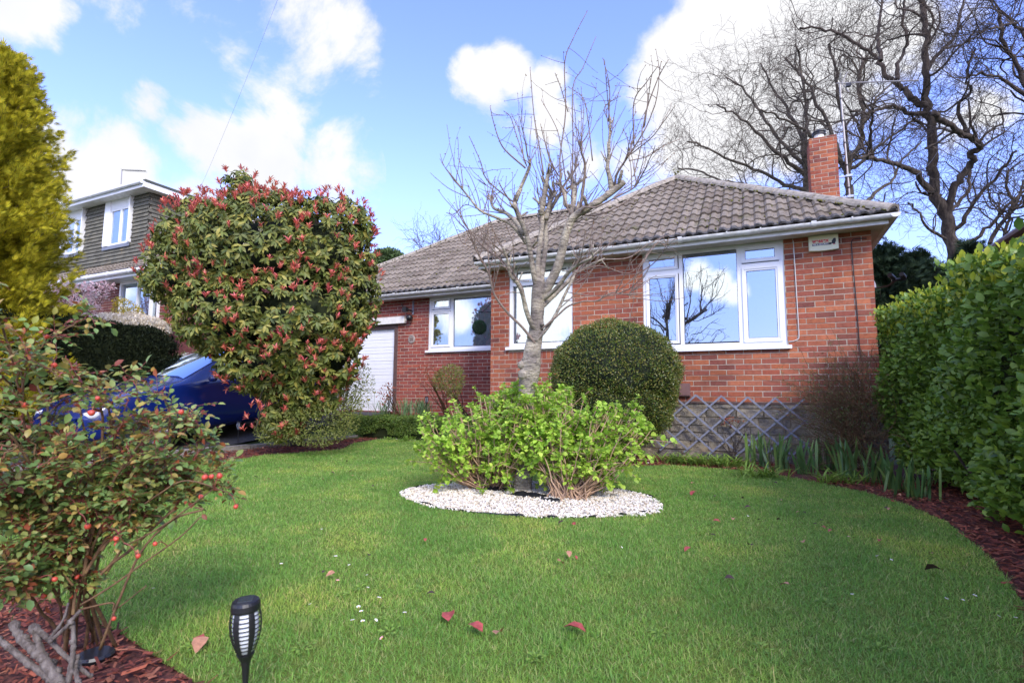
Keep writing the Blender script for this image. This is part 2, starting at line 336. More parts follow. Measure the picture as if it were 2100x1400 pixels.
def blob_points(blobs,n,inner=.25,keep=.93):
    """points spread over the outside of a union of ellipsoids (centre, radii), pushed inwards a little at random"""
    C=np.array([b[0] for b in blobs],float); R=np.array([b[1] for b in blobs],float)
    a=(R[:,0]*R[:,1]+R[:,1]*R[:,2]+R[:,0]*R[:,2]); k=RNG.choice(len(blobs),n,p=a/a.sum())
    u=rdir(n); P=C[k]+u*R[k]; N=unit(u/R[k]); ok=np.ones(n,bool)
    for i in range(len(blobs)):
        q=np.linalg.norm((P-C[i])/R[i],axis=1); ok&=~((q<keep)&(k!=i))
    P,N,k,u=P[ok],N[ok],k[ok],u[ok]
    P=P-(P-C[k])*(rand(len(P))**2*inner)[:,None]
    return P,N
def blades(mb,B,az,L,w,lean,droop,segs=3,mat=0,twist=0):
    n=len(B); t=np.linspace(0,1,segs+1)
    h=np.stack([np.cos(az),np.sin(az),np.zeros(n)],-1); s=np.stack([-np.sin(az+twist),np.cos(az+twist),np.zeros(n)],-1)
    out=lean[:,None]*t+droop[:,None]*t**2; up=t*np.sqrt(np.maximum(0.05,1-lean[:,None]**2))-droop[:,None]*t**2*.55
    C=B[:,None]+L[:,None,None]*(out[...,None]*h[:,None]+up[...,None]*np.array([0,0,1.]))
    ww=w[:,None]*np.array([.8]+[1.0]*(segs-1)+[.12])[None]*.5
    V=np.stack([C-s[:,None]*ww[...,None],C+s[:,None]*ww[...,None]],2).reshape(n,-1,3)
    F=np.array([[2*i,2*i+1,2*i+3,2*i+2] for i in range(segs)]); k=2*(segs+1)
    mb.addA(V.reshape(-1,3),(F[None]+(np.arange(n)*k)[:,None,None]).reshape(-1,4),mat)
def wander(p,d,L,n,amp,up=0.,rng=random):
    P=[np.array(p,float)]; d=unit(d); s=L/n
    for i in range(n):
        d=unit(d+np.array([rng.gauss(0,amp),rng.gauss(0,amp),rng.gauss(0,amp)])+np.array([0,0,up]))
        P.append(P[-1]+d*s)
    return np.array(P)
def catmull(pts,k=4):
    P=np.asarray(pts,float); Q=np.vstack([2*P[0]-P[1],P,2*P[-1]-P[-2]]); out=[]
    for i in range(1,len(Q)-2):
        for t in np.arange(k)/k:
            a,b,c,d=Q[i-1],Q[i],Q[i+1],Q[i+2]
            out.append(.5*((2*b)+(-a+c)*t+(2*a-5*b+4*c-d)*t*t+(-a+3*b-3*c+d)*t**3))
    out.append(P[-1]); return np.array(out)
# ------------------------------------------------------------------ world and light
w=bpy.data.worlds.new('World'); scene.world=w; w.use_nodes=True; wt=w.node_tree; wt.nodes.clear()
SUN_EL=math.radians(37); sunv=unit(np.array([.70,-.71,0])); SUNDIR=np.array([sunv[0]*math.cos(SUN_EL),sunv[1]*math.cos(SUN_EL),math.sin(SUN_EL)])
class WT(NT):
    def __init__(s): s.t=wt; s.coord=None
W_=WT(); out=W_.n('ShaderNodeOutputWorld'); bg=W_.n('ShaderNodeBackground'); W_.l(bg.outputs[0],out.inputs[0])
sky=W_.n('ShaderNodeTexSky'); sky.sky_type='NISHITA'; sky.sun_disc=False; sky.sun_elevation=SUN_EL; sky.sun_rotation=math.atan2(SUNDIR[0],SUNDIR[1]); sky.air_density=1.; sky.dust_density=.6; sky.ozone_density=1.5
tc=W_.n('ShaderNodeTexCoord'); gen=tc.outputs['Generated']
nz=W_.n('ShaderNodeTexNoise'); nz.inputs['Scale'].default_value=5.0; nz.inputs['Detail'].default_value=12; nz.inputs['Roughness'].default_value=.62; nz.inputs['Distortion'].default_value=.25; W_.l(gen,nz.inputs['Vector'])
mask=None
BL=[(1560,100,250,1.5),(1440,250,185,1.4),(1330,350,150,1.),(1400,110,110,1.3),(1660,30,160,1.2),(1230,330,110,.75),(1330,215,60,1.2),
 (985,165,68,1.05),(1050,140,62,1.),(1125,160,55,.8),(1150,250,90,.72),(960,120,30,.8),
 (305,215,62,1.1),(430,300,115,1.5),(545,330,120,1.5),(640,345,105,1.),(150,245,70,.9),(240,350,130,1.5),(130,320,100,1.2),(90,330,150,1.3),(380,400,170,1.1),
 (620,-10,150,1.),(735,50,100,1.1),(430,-60,170,.8),(250,-60,120,.7),(20,20,110,1.1),(-80,120,120,.8),(2060,230,110,.6),(1960,300,90,.5)]
BL+=[(1110,640,130,1.6,1),(1090,560,90,1.2,1),(1470,585,38,1.1,1),(1425,560,40,1.,1),(1510,600,30,.9,1),(940,640,60,1.2,1)]
for (x,y,r,wt_,*rf) in BL:
    d=unit(ray(x,y)); d=d*np.array([1,-1,1]) if rf else d; rr=r/FPX*(FPX/math.hypot(FPX,math.hypot(x-1050,y-700)))
    vm=W_.n('ShaderNodeVectorMath',operation='DISTANCE'); W_.l(gen,vm.inputs[0]); vm.inputs[1].default_value=tuple(d)
    mr=W_.n('ShaderNodeMapRange',interpolation_type='SMOOTHSTEP'); W_.l(vm.outputs['Value'],mr.inputs[0])
    mr.inputs[1].default_value=rr*.0; mr.inputs[2].default_value=rr*1.5; mr.inputs[3].default_value=wt_; mr.inputs[4].default_value=0
    mask=mr.outputs[0] if mask is None else W_.math('MAXIMUM',mask,mr.outputs[0])
nz2=W_.n('ShaderNodeTexNoise'); nz2.inputs['Scale'].default_value=2.0; nz2.inputs['Detail'].default_value=7; W_.l(gen,nz2.inputs['Vector'])
vf=W_.n('ShaderNodeVectorMath',operation='DOT_PRODUCT'); W_.l(gen,vf.inputs[0]); vf.inputs[1].default_value=tuple(CF)
back=W_.math('LESS_THAN',vf.outputs['Value'],.35); wd=W_.n('ShaderNodeVectorMath',operation='DISTANCE'); W_.l(gen,wd.inputs[0]); wd.inputs[1].default_value=tuple(unit(ray(1460,620))*np.array([1,-1,1])); back=W_.math('MULTIPLY',back,W_.math('GREATER_THAN',wd.outputs['Value'],.55)); bk=W_.math('MULTIPLY',back,W_.ramp(nz2.outputs['Fac'],[(.44,(0,0,0)),(.60,(1,1,1))]))
mask=W_.math('MAXIMUM',mask,bk)
nn=W_.math('MULTIPLY_ADD',nz.outputs['Fac'],3.4,-1.75); cl=W_.math('ADD',mask,nn)
cov=W_.n('ShaderNodeMapRange',interpolation_type='SMOOTHSTEP'); W_.l(cl,cov.inputs[0]); cov.inputs[1].default_value=.30; cov.inputs[2].default_value=.88
cov_=W_.math('MULTIPLY',cov.outputs[0],W_.math('GREATER_THAN',mask,.01))
sh=W_.ramp(nz2.outputs['Fac'],[(.36,(.70,.76,.88)),(.56,(1,1,1))])
clv=W_.mix(sh,(0,0,0,1),0.); k=W_.mix(clv,(2.62,2.62,2.70,1),1.,'MULTIPLY'); k=W_.mix(k,(6.5,6.3,6.,1),W_.math('LESS_THAN',vf.outputs['Value'],.35))
sep=W_.n('ShaderNodeSeparateXYZ'); W_.l(gen,sep.inputs[0])
hz=W_.n('ShaderNodeMapRange',interpolation_type='SMOOTHSTEP'); W_.l(sep.outputs[2],hz.inputs[0]); hz.inputs[1].default_value=.50; hz.inputs[2].default_value=0.; hz.inputs[3].default_value=0; hz.inputs[4].default_value=.50
skc=W_.mix(sky.outputs[0],(.92,.89,1.42,1),1.,'MULTIPLY'); skc=W_.mix(skc,(1.30,1.76,2.55,1),hz.outputs[0])
fin=W_.mix(skc,k,cov_); W_.l(fin,bg.inputs[0]); bg.inputs[1].default_value=.14
sl=bpy.data.lights.new('sun','SUN'); sl.energy=1.3; sl.angle=math.radians(16); sl.color=(1,.95,.87)
so=bpy.data.objects.new('sun',sl); COL.objects.link(so); so.rotation_euler=Vector(-SUNDIR).to_track_quat('-Z','Y').to_euler(); so.location=(10,-16,12)
scene.view_settings.view_transform='Standard'; scene.view_settings.look='None'; scene.view_settings.exposure=1.5; scene.view_settings.gamma=1
cam=bpy.data.cameras.new('camera'); co=bpy.data.objects.new('camera',cam); COL.objects.link(co); scene.camera=co
cam.sensor_width=36; cam.lens=36*FPX/2100; cam.clip_end=2000; cam.clip_start=.05
Mx=Matrix(((CR[0],CU[0],-CF[0],CAM[0]),(CR[1],CU[1],-CF[1],CAM[1]),(CR[2],CU[2],-CF[2],CAM[2]),(0,0,0,1))); co.matrix_world=Mx
cam.dof.use_dof=True; cam.dof.focus_distance=7.0; cam.dof.aperture_fstop=5.6
# ------------------------------------------------------------------ terrain
def sm(x,a,b):
    t=np.clip((x-a)/(b-a),0,1); return t*t*(3-2*t)
def height(x,y):
    x=np.asarray(x,float); y=np.asarray(y,float)
    z=np.full(np.broadcast(x,y).shape,-.8)
    drive=-.33+(np.minimum(y,1.7)-1.7)*.1; drive=np.maximum(drive,-1.25+0*x)
    t=1-sm(x,-6.75,-6.45); z=z*(1-t)+drive*t
    bed=sm(y,.62,.7)*sm(x,-6.75,-6.6)*(1-sm(x,-3.3,-3.2)); z=z*(1-bed)+(-.38)*bed
    nb=1-sm(x,-10.6,-10.1); z=z*(1-nb)+.45*nb
    b=sm(y,8,14); z=z+b*.8*(1-nb)
    st=1-sm(y,-8.3,-7.6); z=z*(1-st)+(-1.35)*st
    return z
xs=np.concatenate([np.linspace(-90,-14,12),np.arange(-12,6,.15),np.linspace(6.5,90,14)]); ys=np.concatenate([np.linspace(-60,-9,8),np.arange(-8.8,3,.15),np.linspace(3.5,16,14),np.linspace(20,160,10)])
X,Y=np.meshgrid(xs,ys,indexing='xy'); Z=height(X,Y)-.03
b=MB(); b.grid(np.stack([X,Y,Z],-1)); tag(b.build('ground',M['fargrass'],smooth=True),kind='structure')
# street behind the camera
b=MB(); b.box(-60,60,-16,-9.6,-1.42,-1.372); tag(b.build('road',M['tarmac']),kind='structure')
b=MB(); b.box(-60,60,-9.6,-9.45,-1.42,-1.26); tag(b.build('road_kerb',M['kerb']),kind='structure')
b=MB(); b.box(-60,60,-9.45,-8.45,-1.42,-1.30); tag(b.build('pavement',M['kerb']),kind='structure')
def inpoly(P,poly):
    x,y=P[:,0],P[:,1]; c=np.zeros(len(P),bool); n=len(poly); j=n-1
    for i in range(n):
        xi,yi=poly[i]; xj,yj=poly[j]
        cond=((yi>y)!=(yj>y))&(x<(xj-xi)*(y-yi)/((yj-yi)+1e-12)+xi); c^=cond; j=i
    return c
def g2(x,y): p=gnd(x,y); return (p[0],p[1])
LAWN=[g2(430,1420),g2(330,1352),g2(250,1300),g2(120,1235),g2(0,1205),(-1.9,-6.9),(-2.6,-7.2),(-4,-7.3),(-5.5,-7.2),(-5.75,-5),g2(440,945),g2(500,941),g2(545,933),g2(620,928),g2(700,922),(-5.75,-.6),(-5.9,.45),(-3.2,.5),(-2.2,-.3),(-1.9,-.9),(-1.0,-1.35),(-.55,-1.3),(-.2,-1.0),(.3,-1.0),(.8,-1.1),(1.3,-1.55),(1.75,-2.1),g2(1860,1035),(2.05,-3.2),(2.0,-4.2),g2(2100,1240),g2(2100,1400),(1.45,-6.3),(1.2,-7.4),(-.4,-7.5)]
LAWN=[tuple(map(float,p)) for p in LAWN]
GC=np.array([-.965,-3.72]); 
def gell(P):   # <1 inside the gravel oval
    d=P-GC; a=math.radians(9); u=d[:,0]*math.cos(a)+d[:,1]*math.sin(a); v=-d[:,0]*math.sin(a)+d[:,1]*math.cos(a)
    th=np.arctan2(v,u); return np.hypot(u/1.10,v/.73)*(1+.03*np.sin(3*th)+.02*np.sin(7*th+1))
def patch(poly,z,name,mat,step=.12,zf=None,rough=0):
    bm=bmesh.new(); vs=[bm.verts.new((x,y,0)) for x,y in poly]; bm.faces.new(vs); bmesh.ops.triangulate(bm,faces=bm.faces[:])
    me=bpy.data.meshes.new(name); 
    for v in bm.verts: v.co.z=float(height(v.co.x,v.co.y))+z if zf is None else zf
    bm.normal_update()
    if sum(f.normal.z for f in bm.faces)<0: bmesh.ops.reverse_faces(bm,faces=bm.faces[:])
    bm.to_mesh(me); bm.free(); me.materials.append(mat); o=bpy.data.objects.new(name,me); COL.objects.link(o); return tag(o,kind='structure')
patch([(-6.45,-7.6),(3.4,-7.6),(3.4,.62),(-6.45,.62)],-.012,'garden_soil',M['mulchbase'],zf=-.812)
patch(LAWN,0,'lawn',M['lawn'],zf=-.80)
xs=np.arange(-9.7,-6.55,.2); ys=np.arange(-9.4,1.9,.2); X,Y=np.meshgrid(xs,ys,indexing='xy')
b=MB(); b.grid(np.stack([X,Y,np.maximum(-.33+(np.minimum(Y,1.7)-1.7)*.1,-1.25)+.004],-1)); tag(b.build('driveway',M['tarmac'],smooth=True),kind='structure')
b=MB(); b.box(-6.6,-3.33,.66,1.69,-.6,-.375); tag(b.build('raised_flower_bed',M['soil']),kind='structure')
b=MB()
for i in range(9): b.box(-6.62,-6.5,-5.2+i*.62,-4.6+i*.62,-1.1,-.72-.01*(i%3))
tag(b.build('driveway_kerb',M['kerb']),kind='structure')
# grass blades
def scatter(n0,xr,yr,dens):
    P=np.stack([rand(n0,*xr),rand(n0,*yr)],-1)
    d=np.hypot(P[:,0]-CAM[0],P[:,1]-CAM[1]); return P[rand(n0)<dens(d)],None
area=9.*8.5; D0=34000; n0=int(area*D0)
P=np.stack([rand(n0,-6.3,2.7),rand(n0,-7.6,.9)],-1); d=np.hypot(P[:,0]-CAM[0],P[:,1]-CAM[1])
keep=rand(n0)<1/(1+(np.maximum(d,1)/3.0)**1.8); P=P[keep]
v=np.column_stack([P,np.full(len(P),-.75)])-CAM; zc=v@CF; px=1050+FPX*(v@CR)/zc; py=700-FPX*(v@CU)/zc
P=P[(zc>.3)&(px>-160)&(px<2260)&(py<1560)]
P=P[inpoly(P,LAWN)&(gell(P)>1.0)]
ex=np.stack([rand(5000,-6.1,2.3),rand(5000,-7.4,.6)],-1)
n=len(P); d=np.hypot(P[:,0]-CAM[0],P[:,1]-CAM[1])
pn=np.sin(P[:,0]*3.1+np.sin(P[:,1]*2.3)*1.7)*np.cos(P[:,1]*2.7+P[:,0])*.5+.5
L=(.014+.015*rand(n)**2+.008*pn)*(1+.035*d)
tall=rand(n)<.012; L[tall]*=1.9
TC=np.stack([rand(90,-3.5,2.0),rand(90,-7.2,-3.)],-1); dm=np.min(np.linalg.norm(P[:,None]-TC[None],axis=2)/rand(90,.03,.09)[None],axis=1); L*=1+1.2*np.clip(1.3-dm,0,1)*rand(n)
b=MB(); blades(b,np.column_stack([P,np.full(n,-.803)]),rand(n,0,2*PI),L,(.0012+.00048*d)*rand(n,.7,1.3),rand(n,.05,.8),rand(n,.05,.6),segs=2,twist=rand(n,-.6,.6))
tag(b.build('grass',M['grass']),'short mown green grass covering the lawn','grass',kind='stuff')
print('grass',n)
# gravel oval
P=np.stack([rand(24000,-2.3,.4),rand(24000,-4.7,-2.7)],-1); P=P[gell(P)<1.03]; n=len(P)
th=np.linspace(0,2*PI,60,endpoint=False)
def oval(s): 
    o=[]
    for t in th:
        u,v=1.10*s*math.cos(t),.73*s*math.sin(t); a=math.radians(9); o.append((GC[0]+u*math.cos(a)-v*math.sin(a),GC[1]+u*math.sin(a)+v*math.cos(a)))
    return o
patch(oval(.99),0,'gravel_bed',M['gravelbase'],zf=-.794)
ICO=[];bm=bmesh.new(); bmesh.ops.create_icosphere(bm,subdivisions=1,radius=1); ICOV=np.array([v.co[:] for v in bm.verts]); ICOF=[tuple(v.index for v in f.verts) for f in bm.faces]; bm.free()
def rocks(mb,P,z,s,mat=0,flat_=.6):
    n=len(P); q=rdir(n); x,y,zz=frames(q,rdir(n))
    for k in range(4):
        m=np.arange(n)%4==k; TV=ICOV*(1+RNG.uniform(-.28,.28,(12,1)))*np.array([1,RNG.uniform(.6,.9),RNG.uniform(.5,.8)])
        mb.inst(TV,ICOF,mats3(x,y,zz,s,s,s)[m],np.column_stack([P,z])[m],mat)
b=MB(); rocks(b,P,-.792+rand(n,0,.012)+.012*(1-gell(P)),(.0085*rand(n,.55,1.5))); tag(b.build('gravel',M['gravel']),'white stone chippings in the oval bed','gravel',kind='stuff')
# membrane scraps and edging
b=MB()
pts=np.array(oval(1.02)); i0=[i for i in range(60)]
ring=np.column_stack([pts,np.full(60,-.79)]); up=ring+[0,0,.012]; 
Fq=np.array([[i,(i+1)%60,60+(i+1)%60,60+i] for i in range(60)]); b.addA(np.vstack([ring,up+np.column_stack([rand(60,-.008,.008)]*2+[rand(60,-.02,.012)])]),Fq)
tag(b.build('edging_strip',M['membrane']),'thin black plastic strip edging the oval gravel bed','edging')
for (x,y,r,lab) in [(1010,1005,.16,'crumpled black membrane showing through the chippings left of the trunk'),(1085,1018,.2,'crumpled black membrane showing through the chippings at the trunk foot'),(1130,1028,.09,'small fold of black membrane left of the right-hand twiggy clump')]:
    p=gnd(x,y,-.785); g_=np.linspace(-1,1,9); U,V_=np.meshgrid(g_,g_); h=.035*np.exp(-(U**2+V_**2)*1.5)+RNG.normal(0,.008,U.shape)
    m=MB(); m.grid(np.stack([p[0]+U*r,p[1]+V_*r*.45,-.782+h-.03*(np.hypot(U,V_)>1)],-1))
    tag(m.build('weed_membrane',M['membrane'],smooth=True),lab,'ground cloth')
# bark mulch
CHV=np.array([[0,-.5,0],[1,-.4,.0],[1.05,.4,.02],[0,.5,0],[0,-.4,.12],[1,-.3,.10],[.98,.3,.12],[.02,.4,.14]]); CHF=[(4,5,6,7),(0,1,5,4),(2,3,7,6),(1,2,6,5),(3,0,4,7)]
def mulch(poly,dens,zf,sc=1.):
    xs=[p[0] for p in poly]; ys=[p[1] for p in poly]; A=(max(xs)-min(xs))*(max(ys)-min(ys)); n=int(A*dens)
    P=np.stack([rand(n,min(xs),max(xs)),rand(n,min(ys),max(ys))],-1); P=P[inpoly(P,poly)]; P=P[~inpoly(P,LAWN)]
    n=len(P); a=rand(n,0,2*PI); t=rand(n,-.35,.35)
    d=np.stack([np.cos(a)*np.cos(t),np.sin(a)*np.cos(t),np.sin(t)],-1); nr=unit(np.column_stack([RNG.normal(0,.35,n),RNG.normal(0,.35,n),np.ones(n)]))
    x,y,z=frames(nr,d) if False else (d,unit(np.cross(nr,d)),None); z=np.cross(x,y)
    L=sc*rand(n,.015,.055)*(1+.6*(rand(n)<.1)); w=sc*rand(n,.005,.016)
    Mt=mats3(x,y,z,L,w,w*.5)
    return CHV,CHF,Mt,np.column_stack([P,zf+rand(n,0,.022)])
b=MB()
b.inst(*mulch([(1.3,-7.4),(3.3,-7.4),(3.3,-.8),(1.0,-1.5)],1500,-.802))
b.inst(*mulch([(-6.5,-7.4),(-5.4,-7.4),(-5.3,.4),(-6.5,.4)],900,-.802))
b.inst(*mulch([(-3.2,-1.4),(1.2,-1.8),(1.2,-.05),(-3.2,-.05)],1000,-.802))
b.inst(*mulch([(-3.2,-7.5),(-.2,-7.5),(-.2,-6.2),(-3.2,-6.2)],2600,-.802,.85))
tag(b.build('mulch',M['mulch']),'reddish bark mulch spread over the borders','mulch',kind='stuff')
# ------------------------------------------------------------------ brickwork
def rects_minus(x0,x1,z0,z1,holes):
    xs=sorted({x0,x1,*[v for h in holes for v in h[:2] if x0<v<x1]}); zs=sorted({z0,z1,*[v for h in holes for v in h[2:] if z0<v<z1]}); R=[]
    for a,b_ in zip(xs,xs[1:]):
        for c,d in zip(zs,zs[1:]):
            mx,mz=(a+b_)/2,(c+d)/2
            if not any(h[0]<mx<h[1] and h[2]<mz<h[3] for h in holes): R.append((a,b_,c,d))
    return R
def bricks(mb,x0,x1,z0,z1,T,holes=(),shift=0.,mat=0,mmat=1,quoin=True,depth_=.05):
    """T maps (x,y,z) with y the depth behind the wall face"""
    bw,bh,j=.225,.075,.0105; row=0; z=z0
    while z<z1-.02:
        zt=min(z+bh,z1); off=shift+(bw/2 if row%2 else 0)
        x=x0-bw+((off)%bw); 
        while x<x1:
            a,b_=max(x,x0),min(x+bw,x1)
            if b_-a>.03:
                segs=[(a,b_)]
                for h in holes:
                    if h[2]<(z+zt)/2<h[3]:
                        ns=[]
                        for s,e in segs:
                            if e<=h[0] or s>=h[1]: ns.append((s,e))
                            else:
                                if h[0]-s>.02: ns.append((s,h[0]))
                                if e-h[1]>.02: ns.append((h[1],e))
                        segs=ns
                for s,e in segs:
                    js=j/2; k=random.uniform(-.0025,.0025); wob=random.uniform(-.002,.002); zz=random.uniform(-.0015,.0015)
                    mb.box(s+(js if s>x0 else 0),e-(js if e<x1 else 0)+wob*(e<x1-.01),k,depth_,z+js+zz,zt-js+zz,mat,T)
            x+=bw
        z+=bh; row+=1
    for (a,b_,c,d) in rects_minus(x0,x1,z0,z1,holes):
        V=np.array([[a,.0035,c],[b_,.0035,c],[b_,.0035,d],[a,.0035,d]],float); mb.add(T(V),[(0,1,2,3)],mmat)
TF=lambda yp:(lambda V:np.column_stack([V[:,0],V[:,1]+yp,V[:,2]]))
TR=lambda xp:(lambda V:np.column_stack([xp-V[:,1],V[:,0],V[:,2]]))     # face towards +x, x param runs along y
TL=lambda xp:(lambda V:np.column_stack([xp+V[:,1],-V[:,0],V[:,2]]))    # face towards -x, x param runs along -y
house=empty('bungalow',(-3.,0,-.8),'red brick bungalow with hipped tiled roof and white framed windows','house')
BIGW=(-.69,1.233,.775,2.235); MIDW=(-2.96,-1.825,.885,2.235); LEFTW=(-5.78,-3.75,1.05,2.235); DOOR=(-9.3,-6.62,-.33,1.69)
RY=1.70
b=MB()
sold=[(-2.96,-1.825,.75,.875)]
bricks(b,-3.31,2.25,0,2.25,TF(0),[BIGW,(MIDW[0],MIDW[1],.81,MIDW[3]),(-2.96,-1.825,.675,.81)],shift=.052)
x=-2.955
while x<-1.83: b.box(x,x+.066,random.uniform(-.002,.002),.05,.68,.80,0); x+=.0755
b.add(np.array([[-2.96,.007,.675],[-1.825,.007,.675],[-1.825,.007,.885],[-2.96,.007,.885]]),[(0,1,2,3)],1)
bricks(b,0,8.9,0,2.25,TR(2.25),shift=.1); bricks(b,-1.7,0,0,2.25,TL(-3.31),shift=.1)
b.box(-9.5,2.2,8.85,8.95,-.8,2.25,0); b.box(-9.5,-9.4,RY,8.85,-.8,2.25,0)
for (x0,x1,z0,z1) in rects_minus(-3.3,2.24,0,2.25,[BIGW,MIDW]): b.box(x0,x1,.05,.1,z0,z1,1)
b.build('wall',[M['brick'],M['mortar']],house)
b=MB(); bricks(b,-9.5,-3.31,-.45,2.25,TF(RY),[LEFTW,DOOR],shift=.04)
for (x0,x1,z0,z1) in rects_minus(-9.5,-3.3,-.45,2.25,[LEFTW,DOOR]): b.box(x0,x1,RY+.05,RY+.1,z0,z1,1)
b.build('wall',[M['brick_dull'],M['mortar']],house)
# stone plinth
b=MB()
def plinth(x0,x1,T):
    z=-.9
    while z<-.05:
        h=random.uniform(.095,.13); zt=min(z+h,-.028); x=x0
        while x<x1:
            l=random.uniform(.22,.50); e=min(x+l,x1); k=random.uniform(-.018,.006)
            V=np.array([[a,y,c] for c in(z+.008,zt-.004) for y in(k,.1) for a in(x+.007,e-.006)],float); V[:4,1]+=RNG.uniform(-.006,.006,4); V[[0,1,4,5],1]+=RNG.uniform(-.009,.009,4); V[[0,1,4,5],0]+=RNG.uniform(-.005,.005,4); V[[0,1,4,5],2]+=RNG.uniform(-.006,.006,4)
            b.add(T(V),[(0,2,3,1),(4,5,7,6),(0,1,5,4),(2,6,7,3),(0,4,6,2),(1,3,7,5)],0); x=e
        z=zt
    b.add(T(np.array([[x0,.012,-.9],[x1,.012,-.9],[x1,.012,-.02],[x0,.012,-.02]])),[(0,1,2,3)],1)
plinth(-3.34,2.28,TF(-.03)); plinth(-.03,8.9,TR(2.28)); plinth(-1.7,.03,TL(-3.34))
b.build('plinth',[M['stone'],M['stone_mortar']],house)
b=MB(); b.box(-3.35,2.29,-.04,.01,-.026,-.004); b.box(2.24,2.29,.012,8.9,-.026,-.004); b.build('damp_course',M['wood_dark'],house)
# rooms behind the glass
b=MB()
for (x0,x1,y0) in ((-3.2,-1.0,.12),(-.95,2.15,.12),(-6.4,-3.4,RY+.12)):
    y1=y0+2.6; z0,z1=-.2,2.24
    b.add(np.array([[x0,y0,z0],[x1,y0,z0],[x1,y1,z0],[x0,y1,z0],[x0,y0,z1],[x1,y0,z1],[x1,y1,z1],[x0,y1,z1]]),[(0,1,2,3),(4,7,6,5),(0,3,7,4),(1,5,6,2),(3,2,6,7)])
b.build('room_interior',M['interior'],house)
# windows
def frame_rect(mb,x0,x1,z0,z1,y0,y1,t,b_=None,top=None):
    b_=b_ or t; top=top or t
    mb.box(x0,x0+t,y0,y1,z0,z1); mb.box(x1-t,x1,y0,y1,z0,z1); mb.box(x0+t,x1-t,y0+.0015,y1-.0015,z0,z0+b_); mb.box(x0+t,x1-t,y0+.0015,y1-.0015,z1-top,z1)
def gasket(mb,x0,x1,z0,z1,y):
    for a in ((x0,x1,z0,z0+.006),(x0,x1,z1-.006,z1),(x0,x0+.006,z0+.006,z1-.006),(x1-.006,x1,z0+.006,z1-.006)): mb.box(a[0],a[1],y-.003,y+.002,a[2],a[3])
def window(Y,O,bars,lights,sill,curtain=None):
    """O outer rect; bars list of rects; lights: (x0,x1,z0,z1,sash width or 0) of each glass"""
    x0,x1,z0,z1=O; mb=MB(); frame_rect(mb,x0,x1,z0,z1,Y+.02,Y+.09,.055,.06)
    for r in bars: mb.box(r[0],r[1],Y+.0215,Y+.088,r[2],r[3])
    fr=mb.build('window',M['white'],house)
    for (a,b_,c,d,s) in lights:
        if s:
            m=MB(); frame_rect(m,a-s,b_+s,c-s,d+s,Y+.003,Y+.055,s*.55); frame_rect(m,a-s*.46,b_+s*.46,c-s*.46,d+s*.46,Y+.014,Y+.056,s*.47); m.build('sash',M['white'],fr)
        g=MB(); y=Y+.034 if s else Y+.05
        g.add(np.array([[a,y,c],[b_,y,c],[b_,y,d],[a,y,d]]),[(0,1,2,3)]); g.build('pane',M['glass'],fr)
        g=MB(); gasket(g,a,b_,c,d,y-.003); g.build('gasket',M['black'],fr)
    m=MB(); m.box(x0-.045,x1+.05,Y-.055,Y+.03,z0-.035,z0-.002); m.box(x0-.045,x1+.05,Y-.055,Y-.045,z0-.05,z0-.035); m.build('sill',M['white'],fr)
    return fr
wf=window(0,BIGW,[(-.16,-.105,.83,2.18),(.637,.70,.83,2.18),(-.63,-.16,1.90,1.97),(.70,1.178,1.90,1.95)],
 [(-.598,-.219,2.015,2.146,.045),(-.598,-.219,.895,1.853,.045),(-.103,.637,.85,2.178,0),(.751,1.127,2.013,2.142,.05),(.754,1.126,.888,1.842,.055)],1)
window(0,MIDW,[(-2.90,-1.88,1.93,1.99)],[(-2.82,-1.93,2.03,2.16,.04),(-2.855,-1.88,.955,1.91,0)],1)
lw=window(RY,LEFTW,[(-5.215,-5.15,1.11,2.18),(-5.725,-5.215,1.915,1.95)],[(-5.657,-5.27,2.01,2.15,.045),(-5.663,-5.268,1.17,1.852,.05),(-5.138,-3.81,1.12,2.185,0)],1)
# net curtains
def curtain(x0,x1,y,z0,z1,amp=.02,f=55):
    xs=np.linspace(x0,x1,160); zs=np.linspace(z0,z1,3); X,Z=np.meshgrid(xs,zs); Yy=y+amp*np.sin(X*f+np.sin(X*9)*2)
    m=MB(); m.grid(np.stack([X,Yy,Z],-1)); m.build('curtain',M['curtain'],house,smooth=True)
curtain(-5.75,-3.76,RY+.16,1.0,2.22,.018,48); curtain(-2.93,-2.6,.16,.8,2.2); curtain(-2.1,-1.85,.16,.8,2.2)
# garage door
m=MB(); z=-.32; i=0
while z<1.57:
    hh=.073 if i%3 else .103; m.box(-9.25,-6.72,RY+.06+(.004 if i%2 else 0),RY+.1,z,min(z+hh-.006,1.59)); z+=hh; i+=1
m.box(-9.25,-6.72,RY+.075,RY+.11,-.32,1.59)
gd=m.build('garage_door',M['white'],house)
m=MB(); m.box(-6.72,-6.62,RY+.0,RY+.12,-.36,1.69); m.box(-9.35,-9.25,RY+.0,RY+.12,-.36,1.69); m.box(-9.25,-6.72,RY+.003,RY+.117,1.59,1.69); m.build('door_frame',M['wood_dark'],gd)
m=MB(); m.box(-8.03,-7.95,RY+.03,RY+.06,.35,.37); m.box(-8.0,-7.98,RY+.0,RY+.06,.3,.42); m.build('handle',M['black'],gd)
m=MB(); m.box(-9.6,-6.385,RY-.09,RY+.04,1.69,1.845); m.build('lintel',M['lintel'],house)
